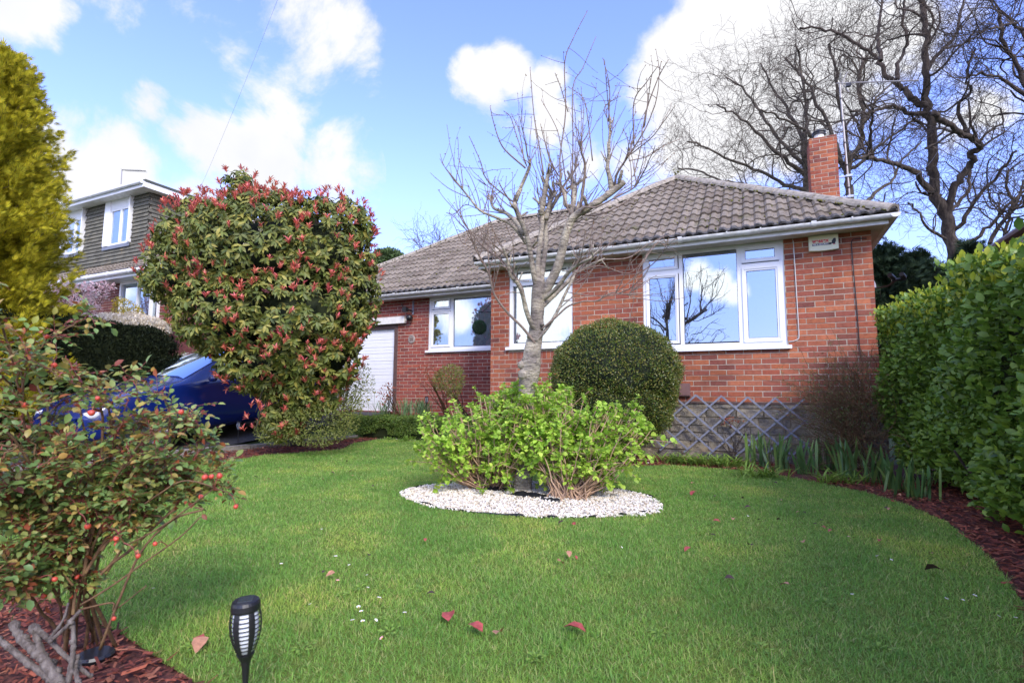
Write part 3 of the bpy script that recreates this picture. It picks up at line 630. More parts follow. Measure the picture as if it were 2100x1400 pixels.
# ------------------------------------------------------------------ roof tiles
TP=math.radians(35); CT,ST=math.cos(TP),math.sin(TP)
def tiles(mb,org,u,plan,width,vmax,ul,ur,pitch=TP,tw=.30,gauge=.305,dark=True):
    org=np.array(org,float); u=np.array(u,float); pl_=np.array(plan,float); vd=pl_*math.cos(pitch)+np.array([0,0,math.sin(pitch)]); nrm=np.cross(u,vd)
    if nrm[2]<0: nrm=-nrm
    prof_u=np.array([0,.10,.16,.22,.28,.36,.5,.60,.66,.72,.78,.86,.93,1.0]); 
    def hprof(t): 
        q=(t*2)%1.0; return .028*(sm(q,.0,.20)-sm(q,.50,.70))
    rows=int(math.ceil(vmax/gauge))
    for r in range(rows):
        v0=r*gauge; v1=min(v0+gauge+.03,vmax+.02)
        lo,hi=ul(v0),ur(v0); lo2,hi2=ul(min(v1,vmax)),ur(min(v1,vmax))
        k=int(math.floor(min(lo,lo2)/tw))
        while k*tw<max(hi,hi2):
            a=k*tw; 
            if a+tw>lo and a<hi:
                uu=a+prof_u*tw*.985; h=hprof(prof_u); jit=random.uniform(-.004,.005); jv=random.uniform(-.006,.006); tl=random.uniform(-.003,.003)
                u0=np.clip(uu,lo,hi); u1=np.clip(uu,lo2,hi2); h0=h+.034+jit+tl*prof_u; h1=h+.008+jit
                A=org+u0[:,None]*u+(v0+jv)*vd+h0[:,None]*nrm; B=org+u1[:,None]*u+v1*vd+h1[:,None]*nrm; C=A-.024*nrm
                n=len(uu); V=np.vstack([C,A,B]); F=[(i,i+1,n+i+1,n+i) for i in range(n-1)]
                F2=[(n+i,n+i+1,2*n+i+1,2*n+i) for i in range(n-1)]
                mb.add(V,F+F2,0)
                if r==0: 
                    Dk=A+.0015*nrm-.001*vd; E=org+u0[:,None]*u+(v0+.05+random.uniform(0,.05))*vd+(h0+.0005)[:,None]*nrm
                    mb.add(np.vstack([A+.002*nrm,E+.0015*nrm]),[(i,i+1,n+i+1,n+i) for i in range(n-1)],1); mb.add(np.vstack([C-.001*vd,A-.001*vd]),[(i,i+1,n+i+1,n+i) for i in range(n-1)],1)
            k+=1
EX0,EX1,EY,EZ=-3.47,2.46,-.345,2.325; HW=(EX1-EX0)/2; BACK=9.2; MX0=-9.85; MY=1.355
b=MB()
tiles(b,(EX0,EY,EZ),(1,0,0),(0,1,0),EX1-EX0,HW/CT,lambda v:v*CT,lambda v:(EX1-EX0)-v*CT)
half=(BACK-MY)/2
def ulr(v): 
    d=v*CT; return d if d<HW else (MY-EY)+d
tiles(b,(EX1,EY,EZ),(0,1,0),(-1,0,0),BACK-EY,half/CT,ulr,lambda v:(BACK-EY)-v*CT)
tiles(b,(EX0,MY+1.0+HW,EZ),(0,-1,0),(1,0,0),5,HW/CT,lambda v:0 if False else 0.,lambda v:(MY+1.0+HW-EY)-v*CT)
tiles(b,(MX0,MY,EZ),(1,0,0),(0,1,0),EX1-MX0,half/CT,lambda v:v*CT,lambda v:min(EX1-MX0-v*CT,(EX0+HW+.3)-MX0 if v*CT<HW+.2 else 99))
# far sides as plain pitched sheets
zr=EZ+half*ST/CT
b.add(np.array([[MX0,MY,EZ],[MX0,BACK,EZ],[MX0+half,MY+half,zr]]),[(0,2,1)],0)
b.add(np.array([[MX0,BACK,EZ],[EX1,BACK,EZ],[EX1-half,MY+half,zr],[MX0+half,MY+half,zr]]),[(0,3,2,1)],0)
roof=b.build('roof',[M['tile'],M['tile_dark']],house)
def ridge(mb,a,c,r=.10,seg=.42,droop=0.0):
    a=np.array(a,float); c=np.array(c,float); L=np.linalg.norm(c-a); d=(c-a)/L; s=unit(np.cross(d,[0,0,1.])); up=np.cross(s,d); n=int(L/seg)+1
    for i in range(n):
        t0=i*L/n; t1=(i+1)*L/n+.012; jr=random.uniform(-.004,.006); th=np.linspace(-1.5,1.5,9)
        R=np.array([[t0,r*1.08+jr],[t1,r*.97+jr]])
        ring=lambda t,rr:(a+d*t+rr*np.sin(th)[:,None]*s+(rr*np.cos(th)-.02)[:,None]*up)
        A,B,C=ring(t0,r*1.06+jr),ring(t1,r*.98+jr),ring(t0,r*.82); k=9
        mb.add(np.vstack([A,B,C,ring(t1,r*.8)]),[(q,q+1,k+q+1,k+q) for q in range(k-1)]+[(2*k+q,2*k+q+1,q+1,q) for q in range(k-1)]+[(k+q,k+q+1,3*k+q+1,3*k+q) for q in range(k-1)])
b=MB(); ap=(EX0+HW,EY+HW,EZ+HW*ST/CT); o_=.03
up_=lambda p:(p[0],p[1],p[2]+o_)
ridge(b,(EX1-.02,EY+.02,EZ+.035),up_(ap)); ridge(b,(EX0+.02,EY+.02,EZ+.035),up_(ap)); ridge(b,up_(ap),(ap[0],MY+HW,ap[2]+o_))
rl=(MX0+half,MY+half,zr); rr_=(EX1-half,MY+half,zr)
ridge(b,(MX0,MY,EZ+.03),up_(rl)); ridge(b,up_(rl),up_(rr_)); ridge(b,up_(rr_),(EX1-HW,MY+HW,ap[2]+o_)); ridge(b,(MX0,BACK,EZ+.03),up_(rl)); ridge(b,(EX1,BACK,EZ+.03),up_(rr_))
b.build('ridge_tile',M['ridge'],roof)
# moss lumps on the roof
b=MB(); n=260; uu=rand(n,EX0+.3,EX1-.3); vv=(rand(n,0,1)**1.3)*3.4; hi=HW-np.abs(uu-ap[0]); ok=vv*CT<hi-.1
P=np.column_stack([uu,EY+vv*CT,EZ+vv*ST+.045])[ok]
uu=rand(n,MX0+1,-3.6); vv=(rand(n,0,1)**1.5)*3.8; ok=vv*CT<uu-MX0-.2; P=np.vstack([P,np.column_stack([uu,MY+vv*CT,EZ+vv*ST+.045])[ok]])
k=rand(70); P=np.vstack([P,np.array(ap)+(np.array([EX1,EY,EZ])-np.array(ap))*k[:,None]+[-.1,-.06,.03]])
P=np.vstack([P,np.array(ap)+RNG.normal(0,.05,(30,3))+[0,0,.1],np.array([MX0,MY,EZ+.06])+(np.array(rl)-np.array([MX0,MY,EZ]))*rand(90)[:,None]+[.1,-.06,.02]])
x,y,z=frames(rdir(len(P)),rdir(len(P))); s=rand(len(P),.008,.022); b.inst(ICOV,ICOF,mats3(x,y,z,s,s,s*.7),P); b.build('moss',M['moss'],roof)['kind']='stuff'
# eaves
def eaves(x0,x1,yf,wall,ret=None):
    m=MB(); m.box(x0,x1,yf,yf+.02,2.215,2.335); m.build('fascia',M['fascia'],house)
    m=MB(); m.box(x0+.0,x1-.0,yf+.02,wall+.06,2.236,2.25); m.build('soffit',M['soffit'],house)
    g=MB(); th=np.linspace(PI,2*PI,11); r=.054; yc=yf-.055; zc=2.315
    ring=np.stack([np.zeros(11),yc+r*np.cos(th)*-1,zc+r*np.sin(th)],-1); inner=np.stack([np.zeros(11),yc-(r-.004)*np.cos(th),zc+(r-.004)*np.sin(th)],-1)
    for x_ in (0,): 
        A=ring+[x0-.05,0,0]; B=ring+[x1+.05,0,0]; C=inner+[x0-.05,0,0]; D=inner+[x1+.05,0,0]; V=np.vstack([A,B,C,D]); k=11
        g.add(V,[(i,i+1,k+i+1,k+i) for i in range(k-1)]+[(2*k+i+1,2*k+i,3*k+i,3*k+i+1) for i in range(k-1)]+[(0,k,3*k,2*k),(k-1,3*k-1,4*k-1,2*k-1)][:1]+[tuple(range(k)),tuple(range(2*k-1,k-1,-1))])
    gu=g.build('gutter',M['gutter'],house,smooth=False)
    x=x0+.18; i=0
    while x<x1:
        q=MB(); rr=.059 if i%3 else .064; wd=.009 if i%3 else .03
        A=np.stack([np.full(11,x-wd),yc-rr*np.cos(th),zc+rr*np.sin(th)],-1); B=A+[2*wd,0,0]; q.add(np.vstack([A,B]),[(j,j+1,12+j,11+j) for j in range(10)]); q.box(x-wd,x+wd,yc-rr-.002,yc-rr+.012,zc-.004,zc+.012)
        q.build('gutter_bracket',M['gutter'],gu); x+=.42 if i%2 else .62; i+=1
eaves(-3.38,2.37,-.30,0); eaves(-9.75,-3.36,RY-.30,RY)
m=MB(); m.box(2.37,2.39,-.3,9.1,2.215,2.335); m.build('fascia',M['fascia'],house); m=MB(); m.box(-3.40,-3.38,-.3,1.4,2.215,2.335); m.build('fascia',M['fascia'],house)
m=MB(); m.box(2.24,2.37,.065,9.1,2.2355,2.249); m.build('soffit',M['soffit'],house); m=MB(); m.box(-3.38,-3.30,.065,1.4,2.2355,2.249); m.build('soffit',M['soffit'],house)
g=MB(); th=np.linspace(PI,2*PI,9); r=.054; A=np.stack([2.445+r*np.cos(th),np.full(9,-.41),2.315+r*np.sin(th)],-1); B=A+[0,9.5,0]; g.add(np.vstack([A,B]),[(i,i+1,10+i,9+i) for i in range(8)]+[tuple(range(9))]); g.build('gutter',M['gutter'],house)
# chimney
ch=MB(); cx0,cx1,cy0,cy1=1.875,2.325,3.0,3.5; ct=4.94
bricks(ch,cx0,cx1,2.35,ct,TF(cy0),shift=.06); bricks(ch,-cy1,-cy0,2.35,ct,TL(cx0),shift=.0); bricks(ch,cy0,cy1,2.35,ct,TR(cx1),shift=.0)
ch.box(cx0+.02,cx1-.02,cy0+.02,cy1+.02,2.3,ct-.002,1); ch.add(np.array([[cx0,cy1+.001,2.3],[cx1,cy1+.001,2.3],[cx1,cy1+.001,ct],[cx0,cy1+.001,ct]]),[(0,3,2,1)],0)
chim=ch.build('chimney',[M['brick'],M['mortar']],house)
m=MB(); cc=((cx0+cx1)/2-.03,(cy0+cy1)/2,ct); m.lathe([(.0,.0),(.15,0),(.13,.04),(.085,.06),(.085,.16),(0,.16)],cc,20,0); m.build('chimney_pot',M['lintel'],chim)
m=MB(); m.lathe([(.0,.14),(.115,.14),(.115,.16),(.10,.165),(.10,.18),(.115,.185),(.115,.205),(.09,.22),(0,.225)],cc,20,0); m.build('chimney_cowl',M['black'],chim)
m=MB(); m.lathe([(0,-.03),(.03,-.03),(.035,0),(0,0)],(cx0+.045,cy0-.012,3.72),14,0,1); m.build('wall_cap',M['white'],chim)
# ------------------------------------------------------------------ things fixed to the bungalow
def text(name,body,size,mat,loc,parent,rot=(PI/2,0,0),extr=.0015,bold=0.,sx=1.):
    c=bpy.data.curves.new(name,'FONT'); c.body=body; c.size=size; c.extrude=extr; c.offset=bold; c.align_x='LEFT'
    tmp=bpy.data.objects.new('tmp',c); COL.objects.link(tmp); dg=bpy.context.evaluated_depsgraph_get(); me=bpy.data.meshes.new_from_object(tmp.evaluated_get(dg)); bpy.data.objects.remove(tmp)
    me.materials.clear(); me.materials.append(mat); o=bpy.data.objects.new(name,me); COL.objects.link(o); o.parent=parent
    o.rotation_euler=rot; o.scale=(sx,1,1); o.location=Vector(loc)-Vector(parent['_o']); return o
al=empty('alarm_box',(1.71,0,2.12),'cream security alarm box with red and black lettering high on the brick wall','alarm')
m=MB(); N=13; th=np.linspace(-1,1,N); arc=.012*(1-th**2)
xs=1.71+th*.172; top=2.225+arc*.4; bot=2.026-arc
for (y0,y1,s) in ((-.055,-.045,.97),(-.045,0,1.)):
    c=1.71; zc=2.122
    F_=np.column_stack([c+(xs-c)*s,np.full(N,y0),zc+(top-zc)*s]); G_=np.column_stack([c+(xs-c)*s,np.full(N,y0),zc+(bot-zc)*s]); H_=F_.copy(); H_[:,1]=y1; I_=G_.copy(); I_[:,1]=y1
    V=np.vstack([F_,G_,H_,I_]); m.add(V,[(i,N+i,N+i+1,i+1) for i in range(N-1)]+[(i,i+1,2*N+i+1,2*N+i) for i in range(N-1)]+[(N+i,3*N+i,3*N+i+1,N+i+1) for i in range(N-1)]+[(0,2*N,3*N,N),(N-1,2*N-1,4*N-1,3*N-1)])
m.build('case',M['cream'],al)
text('red_lettering','wessex',.075,M['red'],(1.578,-.057,2.128),al,bold=.0022,sx=.86)
m=MB(); m.box(1.578,1.80,-.0575,-.055,2.088,2.116); m.build('black_band',M['inkblack'],al)
text('white_lettering','FIRE & SECURITY',.0265,M['inkwhite'],(1.583,-.059,2.0925),al,bold=.0006,sx=.93,extr=.0008)
m=MB() # perched bird emblem
bird=[(0,0),(.008,.018),(.006,.035),(.018,.050),(.026,.066),(.040,.072),(.052,.068),(.058,.060),(.053,.052),(.056,.036),(.052,.018),(.044,.004),(.050,-.012),(.036,-.006),(.030,-.016),(.024,-.004)]
V=np.array([[1.797+x,-.0588,2.100+z] for x,z in bird]+[[1.797+x,-.055,2.100+z] for x,z in bird]); n=len(bird)
m.add(V,[tuple(range(n))[::-1]]+[(i,(i+1)%n,n+(i+1)%n,n+i) for i in range(n)]); m.build('bird_emblem',M['inkblack'],al)
m=MB(); m.box(1.818,1.838,-.0595,-.055,2.086,2.094); m.build('red_claw_mark',M['red'],al)
# cables
def cable(name,P,r,mat,label,sides=6):
    m=MB(); m.tube(catmull(P,4),r,sides); tag(m.build(name,mat),label,'cable')
cable('cable',[(1.36,-.012,2.2),(1.365,-.012,1.8),(1.37,-.012,1.2),(1.372,-.012,.9),(1.355,-.012,.85),(1.30,-.012,.825),(1.25,-.012,.82)],.006,M['cable_w'],'thin white cable running down the bricks right of the big window')
cable('cable',[(2.2,-.012,2.13),(2.08,-.014,2.14),(2.03,-.014,2.10),(2.03,-.012,1.9),(2.045,-.012,1.2),(2.05,-.012,.6)],.006,M['cable'],'black cable running down the bricks near the right corner')
m=MB(); m.box(-.188,-.04,-.06,-.0,.085,.265); m.box(-.180,-.048,-.064,-.06,.10,.257); m.box(-.19,-.038,-.05,0,.075,.09)
tag(m.build('flue_cover',M['vent']),'brown plastic flue cover low on the brick wall above the trellis','vent')
# satellite dish on the side wall
sd=empty('satellite_dish',(2.25,.6,1.7),'white satellite dish on the right side wall of the bungalow','satellite dish')
m=MB(); prof=[(0,.05),(.08,.045),(.16,.03),(.22,.005),(.235,0),(.22,-.006),(.12,.02),(0,.032)]
m.lathe([(p*.62,q) for p,q in prof],(0,0,0),24); dV=m.V[0]; a=unit(np.array([.62,-.6,.35])); xx,dd,zz=frames(a[None],np.array([[0,0,1.]])); B3=np.stack([xx[0],zz[0],-dd[0]],-1); m.V[0]=dV@B3.T+np.array([2.34,.95,1.74]); m.build('dish',M['alu'],sd,smooth=True)
m=MB(); m.tube([(2.25,1.02,1.72),(2.31,1.0,1.72),(2.33,.97,1.74)],.018,8); m.build('wall_bracket',M['metal'],sd)
m=MB(); m.tube([(2.34,.93,1.62),(2.52,.62,1.60),(2.60,.50,1.66)],.012,6); m.build('arm',M['black'],sd)
m=MB(); m.tube([(2.56,.52,1.68),(2.50,.42,1.71)],.03,10); m.tube([(2.68,.52,1.68),(2.63,.42,1.71)],.03,10); m.tube([(2.54,.53,1.66),(2.70,.53,1.66)],.022,8); m.build('receiver',M['black'],sd)
# television aerial beside the chimney
ae=empty('television_aerial',(2.33,3.2,3.75),'tall grey television aerial on the right side of the brick chimney','aerial')
P0=np.array([2.50,3.2,3.72]); top=onplane(1722,170,1,3.2)
m=MB(); m.tube([P0,P0+(top-P0)*.5,top],.016,8); 
m.build('mast',M['alu'],ae)
m=MB()
for z in (3.78,4.18): m.box(2.33,2.52,3.185,3.215,z-.015,z+.012); m.box(2.46,2.56,3.17,3.18,z-.02,z+.02)
m.box(2.328,2.35,3.17,3.23,3.74,4.22); m.build('bracket',M['metal'],ae)
bt=onplane(1884,165,1,3.0); st_=top-[.05,0,0]
m=MB(); m.tube([st_,bt],.012,6); m.build('boom',M['alu'],ae)
for i in range(16):
    m=MB(); c=st_+(bt-st_)*(i+4)/20; m.tube([c-[0,.10-.003*i,0],c+[0,.10-.003*i,0]],.003,4); m.build('director',M['alu'],ae)
m=MB(); c=st_+(bt-st_)*.07
for s1 in(-1,1):
    for k in range(4): q=c+np.array([-.02-.0*k,0,0]); m.tube([q+[0,-.13,s1*.06*(k+.5)*.9],q+[0,.13,s1*.06*(k+.5)*.9]],.004,4)
    m.tube([c,c+[.10*(1),0,s1*.2]],.010,5)
m.build('reflector',M['alu'],ae)
m=MB(); c=st_+(bt-st_)*.16; m.box(c[0]-.05,c[0]+.03,c[1]-.03,c[1]+.03,c[2]-.07,c[2]-.01); m.build('junction_box',M['black'],ae)
for k in range(5): 
    m=MB(); c=P0+(top-P0)*(.1+.19*k); m.tube([c-[0,0,.012],c+[0,0,.012]],.024,8); m.build('tape_band',M['black'],ae)
# floodlight, plaque, hanging ball
wl=empty('wall_light',(-6.21,RY,2.0),'black security floodlight with a sensor on the recessed brick wall','light')
m=MB(); m.box(-6.225,-6.185,RY-.02,RY,1.88,2.2); m.build('back_plate',M['trellis'],wl)
m=MB(); m.tube([(-6.21,RY-.02,1.95),(-6.25,RY-.12,1.98),(-6.28,RY-.16,1.99)],.014,6); m.box(-6.35,-6.25,RY-.22,RY-.13,1.93,2.03); m.tube([(-6.33,RY-.16,2.0),(-6.44,RY-.15,2.12)],.010,5); m.build('arm',M['black'],wl)
m=MB(); m.lathe([(0,-.07),(.055,-.065),(.075,-.02),(.075,.02),(.05,.06),(0,.07)],(-6.235,RY-.10,1.80),16); m.build('lamp_head',M['black'],wl,smooth=True)
pq=empty('number_plaque',(-6.225,RY,1.33),'round stoneware house number plaque reading 20 beside the garage door','sign')
m=MB(); m.lathe([(0,-.02),(.085,-.02),(.095,-.012),(.097,0),(0,0)],(-6.225,RY,1.32),24,0,1); m.build('disc',M['terracotta'],pq)
text('number','20',.10,M['wood_dark'],(-6.278,RY-.022,1.285),pq,bold=.002)
m=MB(); m.tube(catmull([(-6.225-.05,RY-.025,1.385),(-6.225,RY-.03,1.40),(-6.225+.05,RY-.025,1.385)],3),.006,5); m.build('moulding',M['terracotta'],pq)
c=onplane(983,671,1,.35); HB=c
br=empty('hanging_bracket',(-3.31,.35,1.85),'black scrolled iron bracket on the side of the brick bay','bracket')
m=MB(); tp=onplane(983,641,1,.35); m.tube([(-3.31,.35,tp[2]+.0),(tp[0]-.02,.35,tp[2])],.007,6); m.box(-3.318,-3.31,.335,.365,tp[2]-.12,tp[2]+.35)
m.tube(catmull([(-3.315,.35,tp[2]+.28),(-3.40,.35,tp[2]+.26),(-3.50,.35,tp[2]+.17),(-3.60,.35,tp[2]+.06),(-3.70,.35,tp[2]+.01),(tp[0]-.03,.35,tp[2]+.03)],4),.006,5)
t_=np.linspace(0,2.3*PI,26); m.tube(np.stack([-3.40+(.058-.006*t_)*np.cos(t_),np.full(26,.35),tp[2]+.085+(.058-.006*t_)*np.sin(t_)],-1),.005,5)
m.tube(np.stack([-3.35+(.035-.003*t_)*np.cos(-t_),np.full(26,.35),tp[2]-.06+(.035-.003*t_)*np.sin(-t_)],-1),.005,5); m.build('scrollwork',M['iron'],br)
hb=empty('topiary_ball',HB,'dark green artificial topiary ball hanging in front of the recessed window','ornament')
P,N=blob_points([(HB,(.115,.115,.115))],2600,.1); m=MB(); d=unit(N+RNG.normal(0,.5,N.shape)); leaves(m,P,d,rdir(len(P)),rand(len(P),.018,.034),rand(len(P),.010,.016),simple=True); m.build('foliage',M['ballleaf'],hb)
m=MB(); m.inst(ICOV,ICOF,np.eye(3)[None]*.105,[HB]); m.build('core',M['black'],hb)
m=MB(); m.tube([HB+[0,0,.11],(HB[0],.35,tp[2])],.003,4); m.build('chain',M['iron'],hb)
# ------------------------------------------------------------------ trellis
tr=empty('trellis',(.4,-.09,-.7),'grey expanding lattice trellis leaning on the stone plinth','trellis')
m=MB(); a=.078; 
def slat(p,q,y):
    p=np.array([p[0],y,p[1]]); q=np.array([q[0],y,q[1]]); d=unit(q-p); n=np.array([-d[2],0,d[0]])*.0125; e=np.array([0,.005,0])
    V=np.array([p-n-e,p+n-e,p+n+e,p-n+e,q-n-e,q+n-e,q+n+e,q-n+e]); mm=MB(); mm.add(V,[(0,1,5,4),(1,2,6,5),(2,3,7,6),(3,0,4,7),(0,3,2,1),(4,5,6,7)]); mm.build('slat',M['trellis'],tr)
DX=.335; ztop=.10; H_=.79; W__=.86
for i in range(-3,6):
    xt=-.28+i*DX; s0=0.
    x0_,z0_=xt,ztop-.012*i; x1_,z1_=xt+W__,z0_-H_
    if x0_<-.75: f=(-.75-x0_)/W__; x0_+=W__*f; z0_-=H_*f
    if x1_>1.42: f=(1.42-x0_)/(x1_-x0_); x1_=x0_+(x1_-x0_)*f; z1_=z0_+(z1_-z0_)*f
    if x1_-x0_>.1: slat((x0_,z0_),(x1_,z1_),-.115)
    xt=.05+i*DX-.0; x0_,z0_=xt,ztop-.012*i+.0; x1_,z1_=xt-W__,z0_-H_
    if i>4: continue
    if x1_<-.75: f=(x0_+.75)/(x0_-x1_); x1_=x0_+(x1_-x0_)*f; z1_=z0_+(z1_-z0_)*f
    if x0_-x1_>.1: slat((x0_,z0_),(x1_,z1_),-.100)
for (xt,zt) in ((1.42,-.21),(1.42,-.50)): slat((xt,zt),(xt-.86*(zt+.74)/.79,-.74),-.100)
# ------------------------------------------------------------------ neighbouring house with the dormer
nb=empty('dormer_house',(-16,0,.5),'older neighbouring house with tile hung dormer and white windows','house')
def quad(mb,p,mat=0): mb.add(np.array(p,float),[tuple(range(len(p)))],mat)
NX1=-12.2; NX0=-24.; NE=3.13
m=MB(); WIN=(-14.5,-12.75,1.2,3.0); WN2=(-15.75-.9,-15.75,.9,2.95)
bricks(m,-19,NX1,.45,NE-.05,TF(0),[WIN,WN2],shift=.03)
m.box(NX0,NX1-.05,.11,8,.3,NE-.06,1); m.add(np.array([[NX1,0,.3],[NX1,8,.3],[NX1,8,NE],[NX1,4,NE+2.4],[NX1,0,NE]]),[(0,1,2,3,4)],0)
m.build('wall',[M['brick_dark'],M['mortar']],nb)
# ground floor window with shutters
m=MB(); frame_rect(m,*WIN,-.04,.05,.07); m.box(-13.15,-13.07,-.038,.048,1.27,2.93); m.box(-13.75,-13.70,-.02,.04,1.27,2.93); gw=m.build('window',M['white'],nb)
m=MB(); quad(m,[(WIN[0]+.06,.02,1.25),(WIN[1]-.06,.02,1.25),(WIN[1]-.06,.02,2.95),(WIN[0]+.06,.02,2.95)]); m.build('pane',M['glass'],gw)
m=MB()
for i in range(19): m.box(WIN[0]+.08,-13.17,.06,.09,1.3+i*.088,1.3+i*.088+.07)
m.build('shutter',M['shutter'],gw)
# main roof slope below the dormer and beside it
m=MB(); tiles(m,(NX0,-.42,NE+.02),(1,0,0),(0,1,0),NX1+.2-NX0,5.2,lambda v:5.5,lambda v:NX1+.2-NX0,pitch=math.radians(33),tw=.33,gauge=.33)
zr2=NE+5.2*math.sin(math.radians(33)); yr2=-.42+5.2*math.cos(math.radians(33)); quad(m,[(NX0,yr2,zr2),(NX1+.2,yr2,zr2),(NX1+.2,yr2+4.4,NE),(NX0,yr2+4.4,NE)])
nr=m.build('roof',[M['tile'],M['tile_dark']],nb)
m=MB(); m.box(NX0,NX1+.15,-.42,-.40,NE-.14,NE+.0); m.build('fascia',M['white'],nb)
m=MB(); m.box(NX0,NX1+.15,-.40,.0,NE-.13,NE-.115); m.build('soffit',M['white'],nb)
m=MB(); m.tube([(NX0,-.48,NE-.02),(NX1+.2,-.48,NE-.02)],.055,10); 
for x in np.arange(-19,NX1,.95): m.tube([(x,-.48,NE-.02),(x+.05,-.48,NE-.02)],.064,10)
m.build('gutter',M['white'],nb)
# dormer: front at y=.4, from NX0 to -14.25
DXR=-14.25; DY=.4; DZ0,DZ1=3.55,5.62
dor=MB(); dor.box(NX0,DXR-.04,DY+.05,5,DZ0-.1,DZ1); db=dor.build('dormer',M['soffit'],nb)
DW=[(-16.32,-15.0,4.29,5.62),(-18.7,-17.43,4.29,5.62)]
m=MB(); z=DZ0; r=0
while z<DZ1:
    zt=min(z+.108,DZ1); x=-21+(.085 if r%2 else 0); 
    while x<DXR:
        a,b_=x,min(x+.165,DXR); mid=(a+b_)/2
        if not any(w_[0]<mid<w_[1] and w_[2]-.05<(z+zt)/2 for w_ in DW):
            k=random.uniform(0,.004); q0=-.022-k; m.add(np.array([[a+.002,DY+q0,z],[b_-.002,DY+q0,z],[b_-.002,DY+.012,zt+.02],[a+.002,DY+.012,zt+.02],[a+.002,DY+.02,z],[b_-.002,DY+.02,z]]),[(0,1,2,3),(4,5,1,0)])
        x+=.165
    y=DY-.02+(.085 if r%2 else 0)
    while y<4.8:
        k=random.uniform(0,.004); X_=DXR+.022+k; m.add(np.array([[X_,y+.002,z],[X_,y+.163,z],[DXR-.012,y+.163,zt+.02],[DXR-.012,y+.002,zt+.02],[DXR-.02,y,z],[DXR-.02,y+.165,z]]),[(0,1,2,3),(4,5,1,0)]); y+=.165
    z+=.108; r+=1
m.build('hung_tiles',M['hung'],db)
for (x0,x1,z0,z1) in DW:
    m=MB(); m.box(x0,x0+.27,DY-.06,DY+.05,z0,z1); m.box(x1-.05,x1,DY-.10,DY+.05,z0,z1+.01); m.box(x0+.27,x1-.05,DY-.035,DY+.05,z1-.26,z1-.001)
    frame_rect(m,x0+.27,x1-.05,z0,z1-.26,DY-.03,DY+.04,.055); c=(x0+x1)/2+.13; m.box(c-.045,c+.045,DY-.028,DY+.038,z0+.055,z1-.32)
    wi=m.build('window',M['white'],db)
    g=MB(); quad(g,[(x0+.32,DY+.0,z0+.05),(x1-.1,DY+.0,z0+.05),(x1-.1,DY+.0,z1-.3),(x0+.32,DY+.0,z1-.3)]); g.build('pane',M['glass'],wi)
    g=MB(); quad(g,[(x0+.30,DY+.045,z0),(x1-.1,DY+.045,z0),(x1-.1,DY+.045,z1-.3),(x0+.30,DY+.045,z1-.3)]); g.build('blind',M['curtain'],wi)
    g=MB(); quad(g,[(x0-.02,DY-.045,z0-.11),(x1+.02,DY-.045,z0-.11),(x1+.02,DY-.04,z0-.005),(x0-.02,DY-.04,z0-.005)]); g.build('flashing',M['lead'],wi)
m=MB(); m.box(NX0,DXR+.3,DY-.34,5.1,DZ1,DZ1+.015); m.build('soffit',M['fascia'],db)
m=MB(); m.box(NX0,DXR+.3,DY-.36,DY-.34,DZ1-.02,DZ1+.13); m.box(DXR+.3,DXR+.32,DY-.36,5.1,DZ1-.02,DZ1+.13); m.build('fascia',M['white'],db)
m=MB(); m.tube([(NX0,DY-.41,DZ1+.11),(DXR+.3,DY-.41,DZ1+.11)],.05,10)
for x in np.arange(-20,DXR,1.2): m.tube([(x,DY-.41,DZ1+.11),(x+.04,DY-.41,DZ1+.11)],.058,10)
m.build('gutter',M['white'],db)
m=MB(); m.box(NX0,DXR+.34,DY-.34,5.12,DZ1+.132,DZ1+.19); m.build('flat_roof',M['felt'],db)
na=empty('television_aerial',(-17.9,1.5,5.7),'small aerial on a pole above the flat dormer roof','aerial')
m=MB(); t0=onplane(248,390,1,1.5); t1=onplane(250,349,1,1.5); t2=onplane(299,351,1,1.5); m.tube([t0-[0,0,.35],t1],.018,6); m.build('mast',M['alu'],na)
m=MB(); m.tube([t1,t2],.012,5); m.build('boom',M['iron'],na)
for i in range(8): m=MB(); c=t1+(t2-t1)*(i+1)/9; m.tube([c-[0,.12,0],c+[0,.12,0]],.005,4); m.build('director',M['alu'],na)
# neighbour on the right: only its eaves corner shows over the hedge
rn=empty('dark_roofed_house',(8,3,-.8),'dark tiled roof and brown gutter of a house beyond the right hedge','house')
e=onplane(2100,468,2,2.35); f_=onplane(2005,527,2,2.35); ex=float((e[0]+f_[0])/2); y1=float(f_[1]); print('right nb',e,f_)
m=MB(); m.box(ex+.45,ex+8,y1-9,y1-.3,-.8,2.3); m.build('wall',M['brick_dark'],rn)
m=MB(); quad(m,[(ex,y1-9,2.36),(ex,y1,2.36),(ex+4,y1,4.7),(ex+4,y1-9,4.7)]); quad(m,[(ex,y1-9,2.30),(ex+4,y1-9,4.64),(ex+4,y1,4.64),(ex,y1,2.30)]); quad(m,[(ex+4,y1-9,4.7),(ex+4,y1,4.7),(ex+8.4,y1,2.3),(ex+8.4,y1-9,2.3)]); m.build('roof',M['tile'],rn)
m=MB(); m.box(ex,ex+.02,y1-9,y1,2.16,2.33); m.box(ex+.02,ex+.5,y1-9,y1,2.16,2.175); m.build('fascia',M['fascia_grey'],rn)
m=MB(); m.tube([(ex-.05,y1-9,2.32),(ex-.05,y1+.03,2.32)],.055,10); m.build('gutter',M['brown_gutter'],rn)
